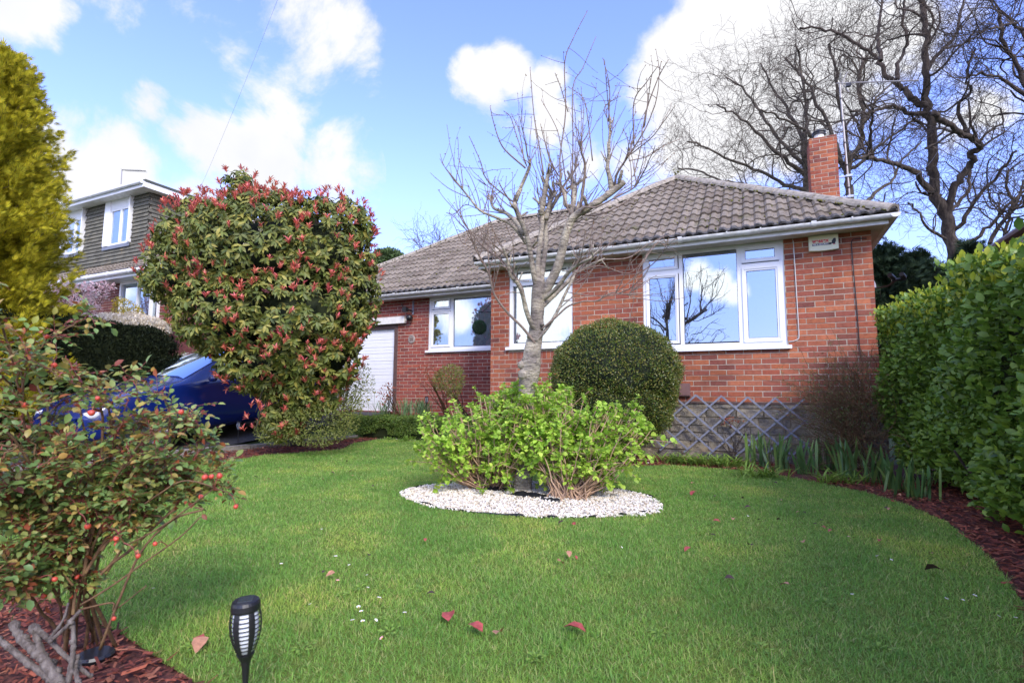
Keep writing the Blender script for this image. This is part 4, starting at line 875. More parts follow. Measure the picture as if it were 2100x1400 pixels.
# ------------------------------------------------------------------ car on the driveway (faces the street, -y)
car=empty('parked_car',(-8.05,-1.8,-.8),'bright blue parked car on the driveway behind the tall shrub','car')
CX=-8.05; CY0=-4.05; CG=-.80; SL=.02
def cs(y,hw,zb,zbelt,hr,zr,):   # cross section from sill to roof centre, right half
    return [(0,zb),(hw*.8,zb),(hw*.97,zb+.10),(hw,zb+.32),(hw*.985,zbelt-.06),(hw*.955,zbelt),(hr+(hw*.955-hr)*.45,zbelt+(zr-zbelt)*.5),(hr,zr-.05),(hr*.82,zr-.008),(0,zr+.012)]
ST_=[(0,.60,.38,.62,.50,.66),(.10,.76,.28,.72,.62,.76),(.35,.84,.22,.84,.70,.88),(.7,.88,.20,.92,.72,.97),(1.05,.90,.20,.98,.73,1.035),(1.32,.905,.20,1.02,.72,1.10),(1.75,.91,.20,1.03,.66,1.34),(2.15,.91,.20,1.035,.61,1.50),(2.7,.91,.20,1.04,.60,1.555),(3.3,.91,.20,1.05,.58,1.55),(3.8,.90,.21,1.07,.56,1.46),(4.15,.88,.24,1.06,.55,1.22),(4.3,.84,.30,1.00,.54,1.08),(4.36,.74,.42,.84,.50,.92)]
def groundc(y): return -.33+(y-1.7)*.1-.0
rings=[]
for (l,hw,zb,zt,hr,zr) in ST_:
    y=CY0+l; g0=float(groundc(y)); h=cs(y,hw,zb,zt,hr,zr); full=[(x,z) for x,z in h]+[(-x,z) for x,z in h[::-1][1:-1]]
    rings.append([(CX+x,y,g0+z) for x,z in full])
R_=np.array(rings); K=R_.shape[1]; m=MB(); F0=[];
for i in range(len(R_)-1):
    for j in range(K):
        F0.append((i*K+j,i*K+(j+1)%K,(i+1)*K+(j+1)%K,(i+1)*K+j))
m.add(R_.reshape(-1,3),F0); m.add(R_[0],[tuple(range(K))[::-1]]); m.add(R_[-1],[tuple(range(K))])
cb=m.build('body',M['blue'],car,smooth=True); cb.modifiers.new('s','SUBSURF').levels=2; cb.modifiers['s'].render_levels=2
def pan(i0,i1,js,name,off=.012,ins=.06,mat='carglass'):
    A=R_[i0][js]; B=R_[i1][js]; m=MB(); n=6; P=np.zeros((n,len(js),3))
    for k in range(n): P[k]=A+(B-A)*(ins+(1-2*ins)*k/(n-1))
    c=np.array([CX,0,0]); nr=P-np.array([CX,0,-.2]); nr[...,1]=0; nr=unit(nr); P=P+nr*off; m.grid(P); return m.build(name,M[mat],car,smooth=True)
# windscreen over stations 5..7, across the top of the section
js=[7,8,9,10,11]
A=R_[5][js]; B=R_[7][js]; m=MB(); P=np.stack([A+(B-A)*t for t in np.linspace(.02,.97,8)]); P[...,2]+=.02; P[...,1]-=.025; m.grid(P); m.build('windscreen',M['glass'],car,smooth=True)
m=MB(); A=R_[7][js]; B=R_[9][js]; P=np.stack([A+(B-A)*t for t in np.linspace(.02,.97,6)]); P[...,2]+=.012; m.grid(P); m.build('roof_panel',M['black'],car,smooth=True)
for js_,sg in (([5,6,7],1),([13,12,11],-1)):
    for (a0,a1,i0,i1) in ((.25,.97,6,8),(.03,.97,8,10)):
        A=R_[i0][js_].copy(); B=R_[i1][js_].copy(); A[0]+=[0,0,.03]; B[0]+=[0,0,.03]; A[2]+=[0,0,-.05]; B[2]+=[0,0,-.05]
        m=MB(); P=np.stack([A+(B-A)*t for t in np.linspace(a0,a1,5)]); P[...,0]+=sg*.018; m.grid(P); m.build('side_window',M['black'],car,smooth=True)
    m=MB(); xs_=CX+sg*.99; yy=CY0+1.62; zz=float(groundc(yy))+1.06; m.inst(ICOV,ICOF,np.diag([.12,.07,.075])[None],[(xs_,yy,zz)]); m.tube([(CX+sg*.87,yy+.03,zz-.04),(xs_,yy,zz-.02)],.025,6); q=m.build('wing_mirror',M['blue'],car,smooth=True); q.modifiers.new('s','SUBSURF').levels=1
    m=MB(); yy=CY0+2.15; 
    for yy in (CY0+2.45,CY0+3.35): zz=float(groundc(yy))+.92; m.box(CX+sg*.90-.012,CX+sg*.90+.022,yy,yy+.17,zz,zz+.03)
    m.build('door_handle',M['blue'],car)
    for wy in (CY0+.82,CY0+3.42):
        wz=float(groundc(wy))+.32; wc=(CX+sg*.84,wy,wz)
        m=MB(); m.lathe([(.20,-.10),(.30,-.105),(.325,-.07),(.325,.07),(.30,.105),(.20,.10)],wc,28,0,0); m.lathe([(.345,-.10),(.37,-.09),(.37,.08),(.345,.085)],wc,28,0,0) if False else None; wh=m.build('wheel',M['tyre'],car)
        m=MB(); m.lathe([(0,.04*sg),(.05,.06*sg),(.06,.05*sg),(.2,.03*sg),(.215,.09*sg),(.20,-.05*sg)],wc,20,0,0)
        for k in range(5): a_=k*2*PI/5; m.tube([(wc[0]+sg*.06,wy,wz),(wc[0]+sg*.085,wy+.2*math.cos(a_),wz+.2*math.sin(a_))],.022,5)
        m.build('rim',M['rim'],wh)
    m=MB(); yy=CY0+.13; zz=float(groundc(yy))+.66; m.inst(ICOV,ICOF,np.diag([.17,.12,.07])[None],[(CX+sg*.62,yy+.02,zz)]); m.build('headlight',M['lampglass'],car,smooth=True)
m=MB(); yy=CY0-.01; zz=float(groundc(yy)); m.box(CX-.45,CX+.45,yy-.02,yy+.06,zz+.34,zz+.52); m.box(CX-.38,CX+.38,yy+.0,yy+.12,zz+.60,zz+.68); m.build('grille',M['black'],car)
# ================================================================== PLANTS
# ---- bare cherry in the oval bed, limbs hand laid, twigs grown
ch_=empty('cherry_tree',(-1.12,-3.5,-.8),'bare ornamental cherry with grey banded bark in the white gravel oval','tree')
TD=float(depth((-1.118,-3.50,-.8)))
def tp(pts,d0=0.,d1=0.):
    n=len(pts); return [at(p[0],p[1],TD+d0+(d1-d0)*i/max(1,n-1)) for i,p in enumerate(pts)]
tm=MB(); trunk=[(1070,1012),(1074,960),(1074,900),(1080,845),(1081,800),(1087,760),(1092,720),(1099,680),(1102,640),(1104,605),(1106,572)]
tr_=[.092,.078,.072,.070,.076,.094,.078,.067,.061,.066,.050]
P=catmull(tp(trunk),6); R=np.interp(np.linspace(0,1,len(P)),np.linspace(0,1,len(tr_)),tr_)*(1+RNG.normal(0,.02,len(P)))
tm.tube(P,R,20)
for (x,y,d,r) in ((1074,768,-.04,.062),(1070,748,-.03,.045),(1096,742,-.06,.03),(1084,690,-.05,.02),(1112,665,-.06,.022)): tm.inst(ICOV,ICOF,np.eye(3)[None]*r,[at(x,y,TD+d)])
o=tm.build('trunk',M['bark_cherry'],ch_,smooth=True)
LIMBS=[([(1103,600),(1094,560),(1086,510),(1076,470),(1062,440),(1054,415)],.026,.017,0,-.25),
 ([(1104,590),(1103,545),(1108,490),(1113,445),(1110,405)],.028,.017,0,.15),
 ([(1108,600),(1113,545),(1120,495),(1119,455),(1130,428),(1147,400)],.028,.017,0,.35),
 ([(1108,612),(1128,580),(1146,540),(1158,490),(1170,455),(1187,437),(1220,418),(1262,388),(1281,372)],.044,.026,0,-.3),
 ([(1112,628),(1135,606),(1160,582),(1182,558),(1205,545),(1240,530)],.026,.010,0,.4),
 ([(1112,615),(1140,592),(1168,556),(1190,540),(1215,528)],.022,.009,0,-.45),
 ([(1101,678),(1088,660),(1078,632),(1072,605),(1062,582),(1046,562),(1040,530),(1030,505)],.026,.010,-.03,-.4),
 ([(1082,640),(1075,610),(1068,585),(1040,545),(1010,520),(985,500),(960,470)],.014,.006,0,.3),
 ([(1098,705),(1072,672),(1040,640),(1014,604),(1005,570),(995,545),(975,510),(962,470)],.013,.006,-.06,-.35),
 ([(1098,700),(1120,675),(1142,640),(1158,605),(1173,575),(1180,560)],.017,.010,-.06,.1),
 ([(1110,675),(1140,650),(1165,628),(1195,618),(1225,616),(1255,600),(1290,602),(1302,570),(1320,530)],.010,.004,-.05,-.3),
 ([(1080,500),(1050,462),(1020,447),(985,432),(962,405),(940,378),(920,352)],.016,.005,0,-.3),
 ([(1076,480),(1058,455),(1036,436),(1012,426),(1004,400)],.024,.010,-.1,.3),
 ([(1187,437),(1176,425),(1160,420),(1158,395),(1148,378),(1152,355)],.026,.012,-.1,0),
 ([(1187,440),(1200,425),(1222,425),(1262,405),(1300,385),(1315,362)],.010,.005,-.2,-.5),
 ([(1254,395),(1252,370),(1246,345),(1248,320),(1252,240)],.026,.010,-.25,-.3),
 ([(1262,388),(1264,360),(1282,330),(1302,300),(1325,262)],.012,.005,-.25,-.5),
 ([(1110,440),(1120,380),(1124,355)],.026,.018,.1,.1),([(1120,450),(1130,410),(1140,395)],.022,.017,.1,.2),([(1054,415),(1085,345),(1084,332)],.018,.009,-.1,-.2),
 ([(1147,400),(1160,375),(1178,350),(1182,330)],.014,.006,.3,.4),([(1170,455),(1178,400),(1178,378)],.026,.022,-.1,0),([(1190,430),(1200,345),(1192,310),(1192,275)],.015,.005,-.1,-.3)]
SHOOTS=[([(1172,445),(1155,400),(1148,330),(1160,230),(1158,130),(1175,80),(1205,22)],.008,-.2),([(1172,420),(1175,300),(1175,180),(1195,140),(1222,76)],.007,.1),
 ([(1252,260),(1246,200),(1240,124)],.006,-.3),([(1248,250),(1250,180),(1237,120)],.006,-.35),([(1320,262),(1326,225),(1350,160),(1370,124)],.007,-.5),([(1322,258),(1330,200),(1334,164)],.005,-.45),
 ([(1300,300),(1300,210),(1325,170),(1349,136)],.006,-.6),([(1115,360),(1106,300),(1095,235),(1087,140)],.008,-.1),([(1078,345),(1040,312),(1025,290),(1012,250),(1005,218)],.008,-.3),
 ([(1080,340),(1060,280),(1047,240),(1033,228)],.006,.1),([(1075,330),(1065,270),(1048,232)],.006,.2),([(1060,420),(1000,370),(985,330),(962,279)],.007,-.3),([(1045,440),(985,430),(955,420),(930,440),(915,436)],.005,.3),
 ([(1160,370),(1150,300),(1140,260),(1110,205)],.006,.3),([(1215,330),(1205,240),(1195,200),(1165,178)],.006,.2),([(1165,230),(1150,180),(1138,150)],.005,-.1),([(1248,250),(1240,220),(1270,198)],.005,-.1),
 ([(1300,360),(1310,320),(1318,280),(1315,255)],.006,.2),([(1290,330),(1330,320),(1360,300),(1395,285)],.005,.2),([(1185,440),(1230,440),(1290,410),(1340,360)],.008,.0),
 ([(1240,532),(1290,528),(1330,500),(1375,480)],.008,.2),([(1320,530),(1345,500),(1390,490)],.005,-.2),([(1140,640),(1190,590),(1230,520),(1235,440)],.006,.2),([(1180,560),(1230,545),(1290,560),(1330,520)],.005,.1),
 ([(1046,562),(1000,500),(960,470),(945,440)],.006,.2),([(1005,570),(1000,500),(1002,440),(1000,380)],.006,-.2),([(962,470),(950,500),(925,445)],.004,-.2)]
tw=MB(); bud=MB(); limbs=MB(); budP=[];budD=[]
def twig(p,d,L,r,lv):
    n=max(4,int(L/.05)); P=wander(p,d,L,n,.10,.05); tw.tube(P,np.linspace(r,r*.45,len(P)),5 if r>.004 else 4,cap=False)
    for i in range(2,len(P)):
        if random.random()<.45: budP.append(P[i]); budD.append(unit(P[i]-P[i-1]+RNG.normal(0,.35,3)))
    budP.append(P[-1]); budD.append(unit(P[-1]-P[-2]))
    if lv>0:
        for k in range(random.randint(1,3)):
            i=random.randint(1,len(P)-2); dd=unit(P[i+1]-P[i]); q=unit(dd+RNG.normal(0,.55,3)+[0,0,.12]); twig(P[i],q,L*random.uniform(.35,.7),r*.6,lv-1)
for (pts,r0,r1,d0,d1) in LIMBS:
    P=catmull(tp(pts,d0,d1),5); R=np.linspace(r0,r1,len(P))*(1+RNG.normal(0,.03,len(P))); R[-1]*=.85
    (limbs if r0>.015 else tw).tube(P,R,12 if r0>.015 else 7)
    k=int(4+len(P)*.22)
    for j in range(k):
        i=random.randint(int(len(P)*.45),len(P)-2); dd=unit(P[i+1]-P[i]); out_=unit(P[i]-at(1105,560,TD)); q=unit(dd*.4+RNG.normal(0,.5,3)+out_*.5+[0,0,.45]); twig(P[i],q,random.uniform(.18,.55),random.uniform(.0035,.006),0 if random.random()<.45 else 1)
    # short pruning knuckles
    if r0>.020:
        for j in range(5):
            i=random.randint(int(len(P)*.5),len(P)-1); q=unit(RNG.normal(0,.5,3)+[0,0,.8]); L=random.uniform(.05,.16); limbs.tube([P[i],P[i]+q*L*.6,P[i]+q*L],[r1*.65,r1*.6,r1*.5],8)
for (pts,r,dd_) in SHOOTS:
    P=catmull(tp(pts,dd_*.6,dd_),5); tw.tube(P,np.linspace(r,.0028,len(P)),6)
    for i in range(3,len(P)):
        budP.append(P[i]); budD.append(unit(P[i]-P[i-1]+RNG.normal(0,.4,3)))
    for j in range(3):
        i=random.randint(2,len(P)-3); twig(P[i],unit(P[i+1]-P[i]+RNG.normal(0,.4,3)),random.uniform(.12,.4),.003,0)
limbs.build('limb',M['bark_cherry'],ch_,smooth=True); tw.build('crown',M['twig'],ch_,smooth=True)
BUDV=np.array([[0,0,0],[.3,.4,0],[0,.4,.3],[-.3,.4,0],[0,.4,-.3],[0,1,0]]); BUDF=[(0,2,1),(0,3,2),(0,4,3),(0,1,4),(5,1,2),(5,2,3),(5,3,4),(5,4,1)]
B_=np.array(budP); D_=np.array(budD); x,y,z=frames(D_,rdir(len(D_))); s=rand(len(B_),.010,.020); bud.inst(BUDV,BUDF,mats3(x,y,z,s*.8,s,s*.8),B_); bud.build('bud',M['bud'],ch_)['kind']='stuff'
# ---- two twiggy hydrangeas below it
def hydrangea(cx,cy,blobs,nst,label,seed):
    random.seed(seed)
    t=empty('hydrangea',(cx,cy,-.79),label,'shrub','twiggy hydrangeas in the gravel oval')
    C=np.array([b[0] for b in blobs]); Rr=np.array([b[1] for b in blobs]); st=MB(); LP=[];LD=[];LS=[]
    for i in range(nst):
        k=random.randrange(len(blobs)); u=rdir(1)[0]; u[2]=abs(u[2])*.9+.0 if random.random()<.8 else -abs(u[2])*.3; e=C[k]+u*Rr[k]*random.uniform(.60,1.16)
        b0=np.array([cx+random.gauss(0,.075),cy+random.gauss(0,.06),-.795]); mid=b0+(e-b0)*.5+np.array([0,0,-.04])+(e-b0)*[.05,.05,0]+RNG.normal(0,.02,3)
        P=catmull([b0,mid,e],4); P[1:-1]+=RNG.normal(0,.007,(len(P)-2,3)); st.tube(P,np.linspace(.0072,.0035,len(P)),5,cap=False)
        ends=[(P[-1],unit(P[-1]-P[-2]))]
        for q in range(random.randint(1,3)):
            j=random.randint(int(len(P)*.5),len(P)-2); d=unit(P[j+1]-P[j]+RNG.normal(0,.4,3)+[0,0,.25]); L=random.uniform(.10,.26); Q=wander(P[j],d,L,3,.12); st.tube(Q,[.004,.0035,.003,.0028],4,cap=False); ends.append((Q[-1],d)); ends.append((Q[-2],d))
        for (e_,d) in ends:
            for s_,rr in ((0,1.),(.018,.75),(.03,.5),(-.05,.8),(-.10,.7)):
                if s_<0 and random.random()<.38: continue
                a0=random.uniform(0,PI)
                sd=unit(np.cross(d,[.3,.2,1.])); up=np.cross(sd,d)
                for a in (a0,a0+PI): LP.append(e_+d*s_); LD.append(unit(sd*math.cos(a)+up*math.sin(a)+d*(.35+.6*(1-rr))+np.array([0,0,.12]))); LS.append(rr)
    st.build('stem',M['stem_tan'],t,smooth=True)
    LP,LD,LS=map(np.array,(LP,LD,LS)); L=LS*rand(len(LS),.034,.062); m=MB(); leaves(m,LP,LD,unit(np.cross(np.cross(LD,[0,0,1.]),LD)+RNG.normal(0,.3,LD.shape)),L,L*1.0); m.build('foliage',M['hydrangea'],t,smooth=True)
HD=4.75
def bl(x,y,rx,rz,d,ry=None): 
    c=at(x,y,d); k=d/FPX; return (c,(rx*k,(ry or rx*.8)*k,rz*k))
p=gnd(1005,1000,-.79); hydrangea(p[0],p[1],[bl(985,880,110,75,5.0),bl(930,900,75,70,4.8),bl(1040,850,70,70,5.2),bl(900,940,60,50,4.7),bl(1060,830,50,50,5.3),bl(1060,900,55,55,4.7),bl(1075,810,40,40,5.2),bl(1068,880,40,75,4.62),bl(1050,930,50,50,4.6)],255,'wide bright green leafing hydrangea left of the cherry trunk',3)
p=gnd(1168,1022,-.79); hydrangea(p[0],p[1],[bl(1180,890,95,70,4.6),bl(1120,850,70,60,4.9),bl(1250,880,70,60,4.7),bl(1290,880,55,50,4.8),bl(1130,820,45,45,5.1),bl(1230,950,80,45,4.5),bl(1110,900,45,50,4.55),bl(1095,865,35,60,4.6)],245,'tan stemmed bright green hydrangea right of the cherry trunk',4)
# ---- clipped round bush
bc=onplane(1260,765,1,-.85); cb_=empty('clipped_bush',(bc[0],bc[1],-.8),'dense dark green bush clipped to a ball in front of the brick wall','bush')
R=130*float(depth(bc))/FPX
P,N=blob_points([(bc,(R,R*.9,R*.82)),(bc-[0,0,.35],(R*.9,R*.85,R*.75))],66000,.06,.96); P=P+N*(RNG.normal(0,.016,len(P))+.035*np.sin(P[:,0]*9+P[:,2]*7)*np.cos(P[:,2]*8+P[:,1]*6))[:,None]*1.
d=unit(N*.8+RNG.normal(0,.6,N.shape)+[0,0,.25]); m=MB(); leaves(m,P,d,unit(N+RNG.normal(0,.7,N.shape)),rand(len(P),.020,.034),rand(len(P),.011,.019),simple=True)
m.build('foliage',M['box'],cb_)
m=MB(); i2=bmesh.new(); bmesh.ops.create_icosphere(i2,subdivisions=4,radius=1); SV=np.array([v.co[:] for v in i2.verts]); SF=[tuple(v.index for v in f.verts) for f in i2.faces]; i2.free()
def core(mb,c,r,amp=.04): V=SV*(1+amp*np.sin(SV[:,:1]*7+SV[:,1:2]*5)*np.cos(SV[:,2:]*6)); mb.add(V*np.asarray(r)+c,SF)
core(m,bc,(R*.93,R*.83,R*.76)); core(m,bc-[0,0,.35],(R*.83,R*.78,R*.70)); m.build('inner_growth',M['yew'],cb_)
m=MB(); 
for k in range(5): m.tube([(bc[0]+random.gauss(0,.06),bc[1]+random.gauss(0,.06),-.82),(bc[0]+random.gauss(0,.2),bc[1],-.1)],.02,6)
m.build('trunk',M['bark_oak'],cb_)
# ---- right hand hedge
hg=empty('hedge',(3.,-3.5,-.8),'tall glossy green broadleaf hedge along the right edge of the garden','hedge')
def hedge_pts(n):
    y=rand(n,-7.5,-.42); s=rand(n); top_=rand(n)<.33
    bulge=.10*np.sin(y*2.1)+.07*np.sin(y*4.7+1)+.05*np.sin(y*9.)
    zt=.95+.035*(y+3.7)+.05*np.sin(y*3.3)+.04*np.sin(y*7.7)
    zz=-.70+(zt+.70)*s; fx=2.30+bulge*.6-.10*np.sin(s*PI)+.05*np.sin(zz*6+y*3)+.06*(1-s)
    X=np.where(top_,fx+rand(n)**1.3*1.1,fx); Z=np.where(top_,zt+.03*np.sin(X*8+y*5),zz)
    e=s>.93; X=np.where(~top_&e,X+.03,X)
    N=np.where(top_[:,None],np.array([[-.15,0,1.]]),np.array([[-1.,0,.12]])); 
    P=np.column_stack([X,y,Z]); P=P-N*(rand(n)**2*.22)[:,None]; P=P+RNG.normal(0,.02,P.shape)
    return P,unit(N+RNG.normal(0,.12,N.shape)),top_
P,N,tp_=hedge_pts(36000)
m=MB(); d=unit(N*.55+RNG.normal(0,.55,N.shape)+[0,-.05,.35]); nr=unit(N*.5+RNG.normal(0,.45,N.shape)+[0,-.3,.9]); L=rand(len(P),.034,.074); leaves(m,P,d,nr,L,L*.64); m.build('foliage',M['hedge'],hg,smooth=True)
# end face near the house
n=5000; q=np.column_stack([rand(n,2.4,3.4),np.full(n,-.5)+RNG.normal(0,.05,n),rand(n,-.7,1.1)]); m=MB(); d=unit(RNG.normal(0,.6,q.shape)+[0,.5,.3]); L=rand(n,.05,.085); leaves(m,q,d,rdir(n)+[0,0,.8],L,L*.68); m.build('foliage',M['hedge'],hg,smooth=True)
P,N,tp_=hedge_pts(16000); k=tp_|(P[:,2]>.72); P=P[k]; 
m=MB(); d=unit(RNG.normal(0,.35,P.shape)+[-.1,-.1,1.]); P=P+[0,0,.03]; L=rand(len(P),.035,.07); leaves(m,P,d,unit(RNG.normal(0,1,P.shape)+[-.6,-.6,.3]),L,L*.55); m.build('new_growth',M['hedge_new'],hg,smooth=True)
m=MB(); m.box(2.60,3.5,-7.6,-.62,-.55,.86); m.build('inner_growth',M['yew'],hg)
m=MB()
for i in range(44):
    y=-7.4+i*.16; m.tube(wander((2.62+random.gauss(0,.06),y,-.82),(-.1,0,1),.6,4,.12),[.016,.014,.012,.010,.008],5)
m.build('stem',M['bark_oak'],hg)
# ---- photinia
pb=np.array([-6.0,-1.75,-.76]); ph=empty('red_tipped_shrub',pb,'large photinia with red young shoots between the drive and the lawn','tree')
def pb_(x,y,rx,rz,d,ry=None): c=at(x,y,d); k=d/FPX; return (c,(rx*k,(ry or rx)*k,rz*k))
PB=[pb_(545,520,150,115,7.7),pb_(430,500,95,95,7.9),pb_(380,560,78,70,7.8),pb_(655,520,110,115,7.8),pb_(700,600,75,130,7.8),pb_(620,650,125,110,7.5),pb_(490,640,125,95,7.6),pb_(655,730,80,75,7.5),pb_(550,745,95,60,7.6),pb_(490,385,28,38,7.9),pb_(600,800,70,50,7.7,60),pb_(580,850,40,50,7.6),pb_(690,470,70,70,7.9),pb_(560,430,60,40,7.9),pb_(640,800,60,50,7.6)]
P,N=blob_points(PB,6200,.30,.86); n=len(P)
LP=[];LD=[];LN=[];LL=[]
for i in range(n):
    ax=unit(N[i]*.8+RNG.normal(0,.35,3)+[0,0,.25]); k=random.randint(6,9); a0=random.uniform(0,6.3); s=unit(np.cross(ax,[.1,.2,1.])); u=np.cross(s,ax)
    for j in range(k):
        a=a0+j*2.4; d=unit(s*math.cos(a)+u*math.sin(a)+ax*random.uniform(-.1,.6)+np.array([0,0,-.75])); LP.append(P[i]+ax*(j*.008-.03)); LD.append(d); LN.append(ax+RNG.normal(0,.2,3)); LL.append(random.uniform(.075,.125))
LP,LD,LN,LL=map(np.array,(LP,LD,LN,LL)); m=MB(); leaves(m,LP,LD,LN,LL,LL*.42); m.build('foliage',M['photinia'],ph,smooth=True)
P2,N2=blob_points(PB,3600,.05,.93); pr=.10+.66*(N2[:,2]>.30)+.42*(N2[:,0]>.45)+.20*(N2[:,0]<-.5); clump=np.sin(P2[:,0]*4.1)*np.sin(P2[:,2]*3.7+1)*.25
k=rand(len(P2))<pr+clump; P2,N2=P2[k],N2[k]; low=pb_(525,830,28,70,7.3); P3,N3=blob_points([low,pb_(600,720,60,30,7.0),pb_(620,690,40,30,6.9)],70,.2); P2=np.vstack([P2,P3]); N2=np.vstack([N2,N3])
LP=[];LD=[];LN=[];LL=[]
for i in range(len(P2)):
    ax=unit(N2[i]*.45+RNG.normal(0,.2,3)+[0,0,.8]); s=unit(np.cross(ax,[.1,.2,1.])); u=np.cross(s,ax); a0=random.uniform(0,6.3); sc=random.uniform(.7,1.2)
    for j in range(random.randint(7,11)):
        a=a0+j*2.4; d=unit((s*math.cos(a)+u*math.sin(a))*random.uniform(.30,.95)+ax); LP.append(P2[i]+N2[i]*.05+ax*(j*.006)); LD.append(d); LN.append(ax); LL.append(sc*random.uniform(.055,.095))
LP,LD,LN,LL=map(np.array,(LP,LD,LN,LL)); m=MB(); leaves(m,LP,LD,LN,LL,LL*.26); m.build('young_shoots',M['photinia_red'],ph,smooth=True)
P,N=blob_points(PB,60,.2,.9); 
m=MB()
for i in range(26):
    q=P[random.randrange(len(P))]; c=rdir(25)*.03*np.array([1,1,.6])+q; x,y,z=frames(rdir(25),rdir(25)); s=np.full(25,.009); m.inst(DIA_V,DIA_F,mats3(x,y,z,s,s,s),c)
m.build('blossom',M['white_bloom'],ph)
m=MB(); fork=pb+[.15,-.1,1.0]
m.tube(catmull([pb,pb+[.02,0,.5],fork],5),np.linspace(.06,.045,11),9); m.tube(catmull([pb+[.1,.05,0],pb+[.2,.05,.5],fork+[.2,0,.2]],5),np.linspace(.045,.035,11),9)
m.tube(catmull([fork-[0,0,.5],low[0]+[.1,.1,.25],low[0]-[0,0,.1]],5),np.linspace(.02,.006,11),6); m.tube(catmull([fork-[0,0,.5],low[0]+[.1,.1,.0],low[0]-[0,0,.35]],5),np.linspace(.02,.006,11),6)
for i in range(34):
    b_=PB[i%len(PB)]; e=b_[0]+rdir(1)[0]*np.array(b_[1])*.6; s0=fork+RNG.normal(0,.08,3); P=catmull([s0,(s0+e)/2+RNG.normal(0,.12,3)+[0,0,.1],e],5); m.tube(P,np.linspace(.026,.007,len(P)),6)
m.build('trunk',M['bark_oak'],ph,smooth=True)
m=MB()
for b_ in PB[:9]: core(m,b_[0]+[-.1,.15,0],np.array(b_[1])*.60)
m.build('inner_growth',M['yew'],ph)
# ---- generic leafy shrub
def shrub(name,base,blobs,n,mat,L,asp,label,cat='shrub',group=None,stem='bark_oak',nst=8,inner=.5,up=.3,corek=0,simple=True,extra=None):
    t=empty(name,base,label,cat,group); P,N=blob_points(blobs,n,inner,.85); d=unit(N*.6+RNG.normal(0,.6,N.shape)+[0,0,up]); m=MB(); LL=rand(len(P),L*.7,L*1.3); leaves(m,P,d,unit(N+RNG.normal(0,.7,N.shape)+[0,0,.4]),LL,LL*asp,simple=simple); m.build('foliage',M[mat],t)
    if nst:
        m=MB(); b0=np.array(base,float)
        for i in range(nst):
            b_=blobs[i%len(blobs)]; e=b_[0]+rdir(1)[0]*np.array(b_[1])*.8; s=b0+RNG.normal(0,.04,3)*[1,1,0]; Q=catmull([s,(s+e)/2+RNG.normal(0,.05,3),e],4); m.tube(Q,np.linspace(.010,.003,len(Q)),5)
        m.build('stem',M[stem],t)
    if corek:
        m=MB()
        for b_ in blobs: core(m,b_[0],np.array(b_[1])*corek)
        m.build('inner_growth',M['yew'],t)
    return t
p=gnd(600,900); shrub('loose_shrub',p,[bl(590,860,60,50,7.6),bl(650,865,75,50,7.5),bl(700,840,45,60,7.7),bl(560,880,40,30,7.5)],9000,'shrub',.035,.4,'loose olive green shrub spreading at the foot of the red tipped shrub',nst=30)
p=gnd(690,880); shrub('arching_shrub',p,[bl(700,770,45,60,8.0),bl(735,790,35,50,8.1),bl(690,820,50,40,8.0)],3800,'shrub',.035,.35,'thin arching yellow green shrub in front of the white garage door',nst=36,inner=.8,stem='stem_tan')
p=(-4.55,1.35,-.38); shrub('small_bush',p,[bl(925,775,30,28,10.0),bl(905,780,18,20,10.0),bl(930,800,16,18,10)],1900,'shrub',.045,.35,'small rounded olive bush against the recessed brick wall',nst=9)
t=shrub('bare_rose',(-4.95,1.3,-.38),[bl(868,775,20,25,10.1),bl(880,760,25,14,10.1)],120,'rose_red',.04,.6,'leggy nearly bare rose left of the small olive bush',nst=12,stem='cane')
t=shrub('bare_rose',(-6.1,1.2,-.38),[bl(795,800,16,14,10.3),bl(785,815,12,18,10.3)],150,'rose_red',.045,.6,'leggy brown leaved rose in front of the garage door frame',nst=8,stem='cane')
# low box hedge on the bed edge
lh=empty('low_hedge',(-4.9,.6,-.8),'low clipped box hedge edging the raised flower bed','hedge')
n=16000; X=rand(n,-6.9,-3.4); tq=rand(n)<.4; Yy=np.where(tq,rand(n,.42,.85),.42+RNG.normal(0,.03,n)); Zz=np.where(tq,-.40+RNG.normal(0,.02,n),rand(n,-.72,-.40)); P=np.column_stack([X,Yy+.05*np.sin(X*5),Zz+.02*np.sin(X*7)+(X+6.9)*.012])
P=P[~((P[:,2]<-.60)&(np.sin(P[:,0]*5.)>.75))]
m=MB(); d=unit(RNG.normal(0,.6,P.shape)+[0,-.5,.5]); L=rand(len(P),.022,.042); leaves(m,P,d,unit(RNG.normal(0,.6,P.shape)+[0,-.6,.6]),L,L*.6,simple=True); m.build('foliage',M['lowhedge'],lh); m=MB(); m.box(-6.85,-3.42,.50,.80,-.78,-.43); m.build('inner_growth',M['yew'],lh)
# ---- strap leaved plants
def clump(name,x,y,z,n,L,w,mat,label,cat,group,lean=(.05,.5),droop=(.05,.4),spread=.06,seed=0):
    B=np.column_stack([x+RNG.normal(0,spread,n),y+RNG.normal(0,spread*.7,n),np.full(n,z)]); m=MB(); blades(m,B,rand(n,0,2*PI),rand(n,L*.6,L*1.1),rand(n,w*.6,w*1.2),rand(n,*lean),rand(n,*droop),segs=5,twist=rand(n,-.5,.5))
    o=m.build(name,M[mat],smooth=False,origin=(x,y,z)); return tag(o,label,cat,group)
irs=[(1560,965,'first grey green iris clump from the left in front of the trellis'),(1600,972,'iris clump standing in front of the trellis end, second from the left'),(1650,978,'broad iris clump just right of the trellis end'),(1700,972,'iris clump below the thorny scrub, short and dense'),(1745,985,'tall dark iris clump where the wall meets the border'),(1800,1000,'iris clump leaning left at the corner of the right border'),(1840,1015,'thin iris clump at the hedge foot'),(1880,1030,'pale based iris clump nearest the camera by the hedge')]
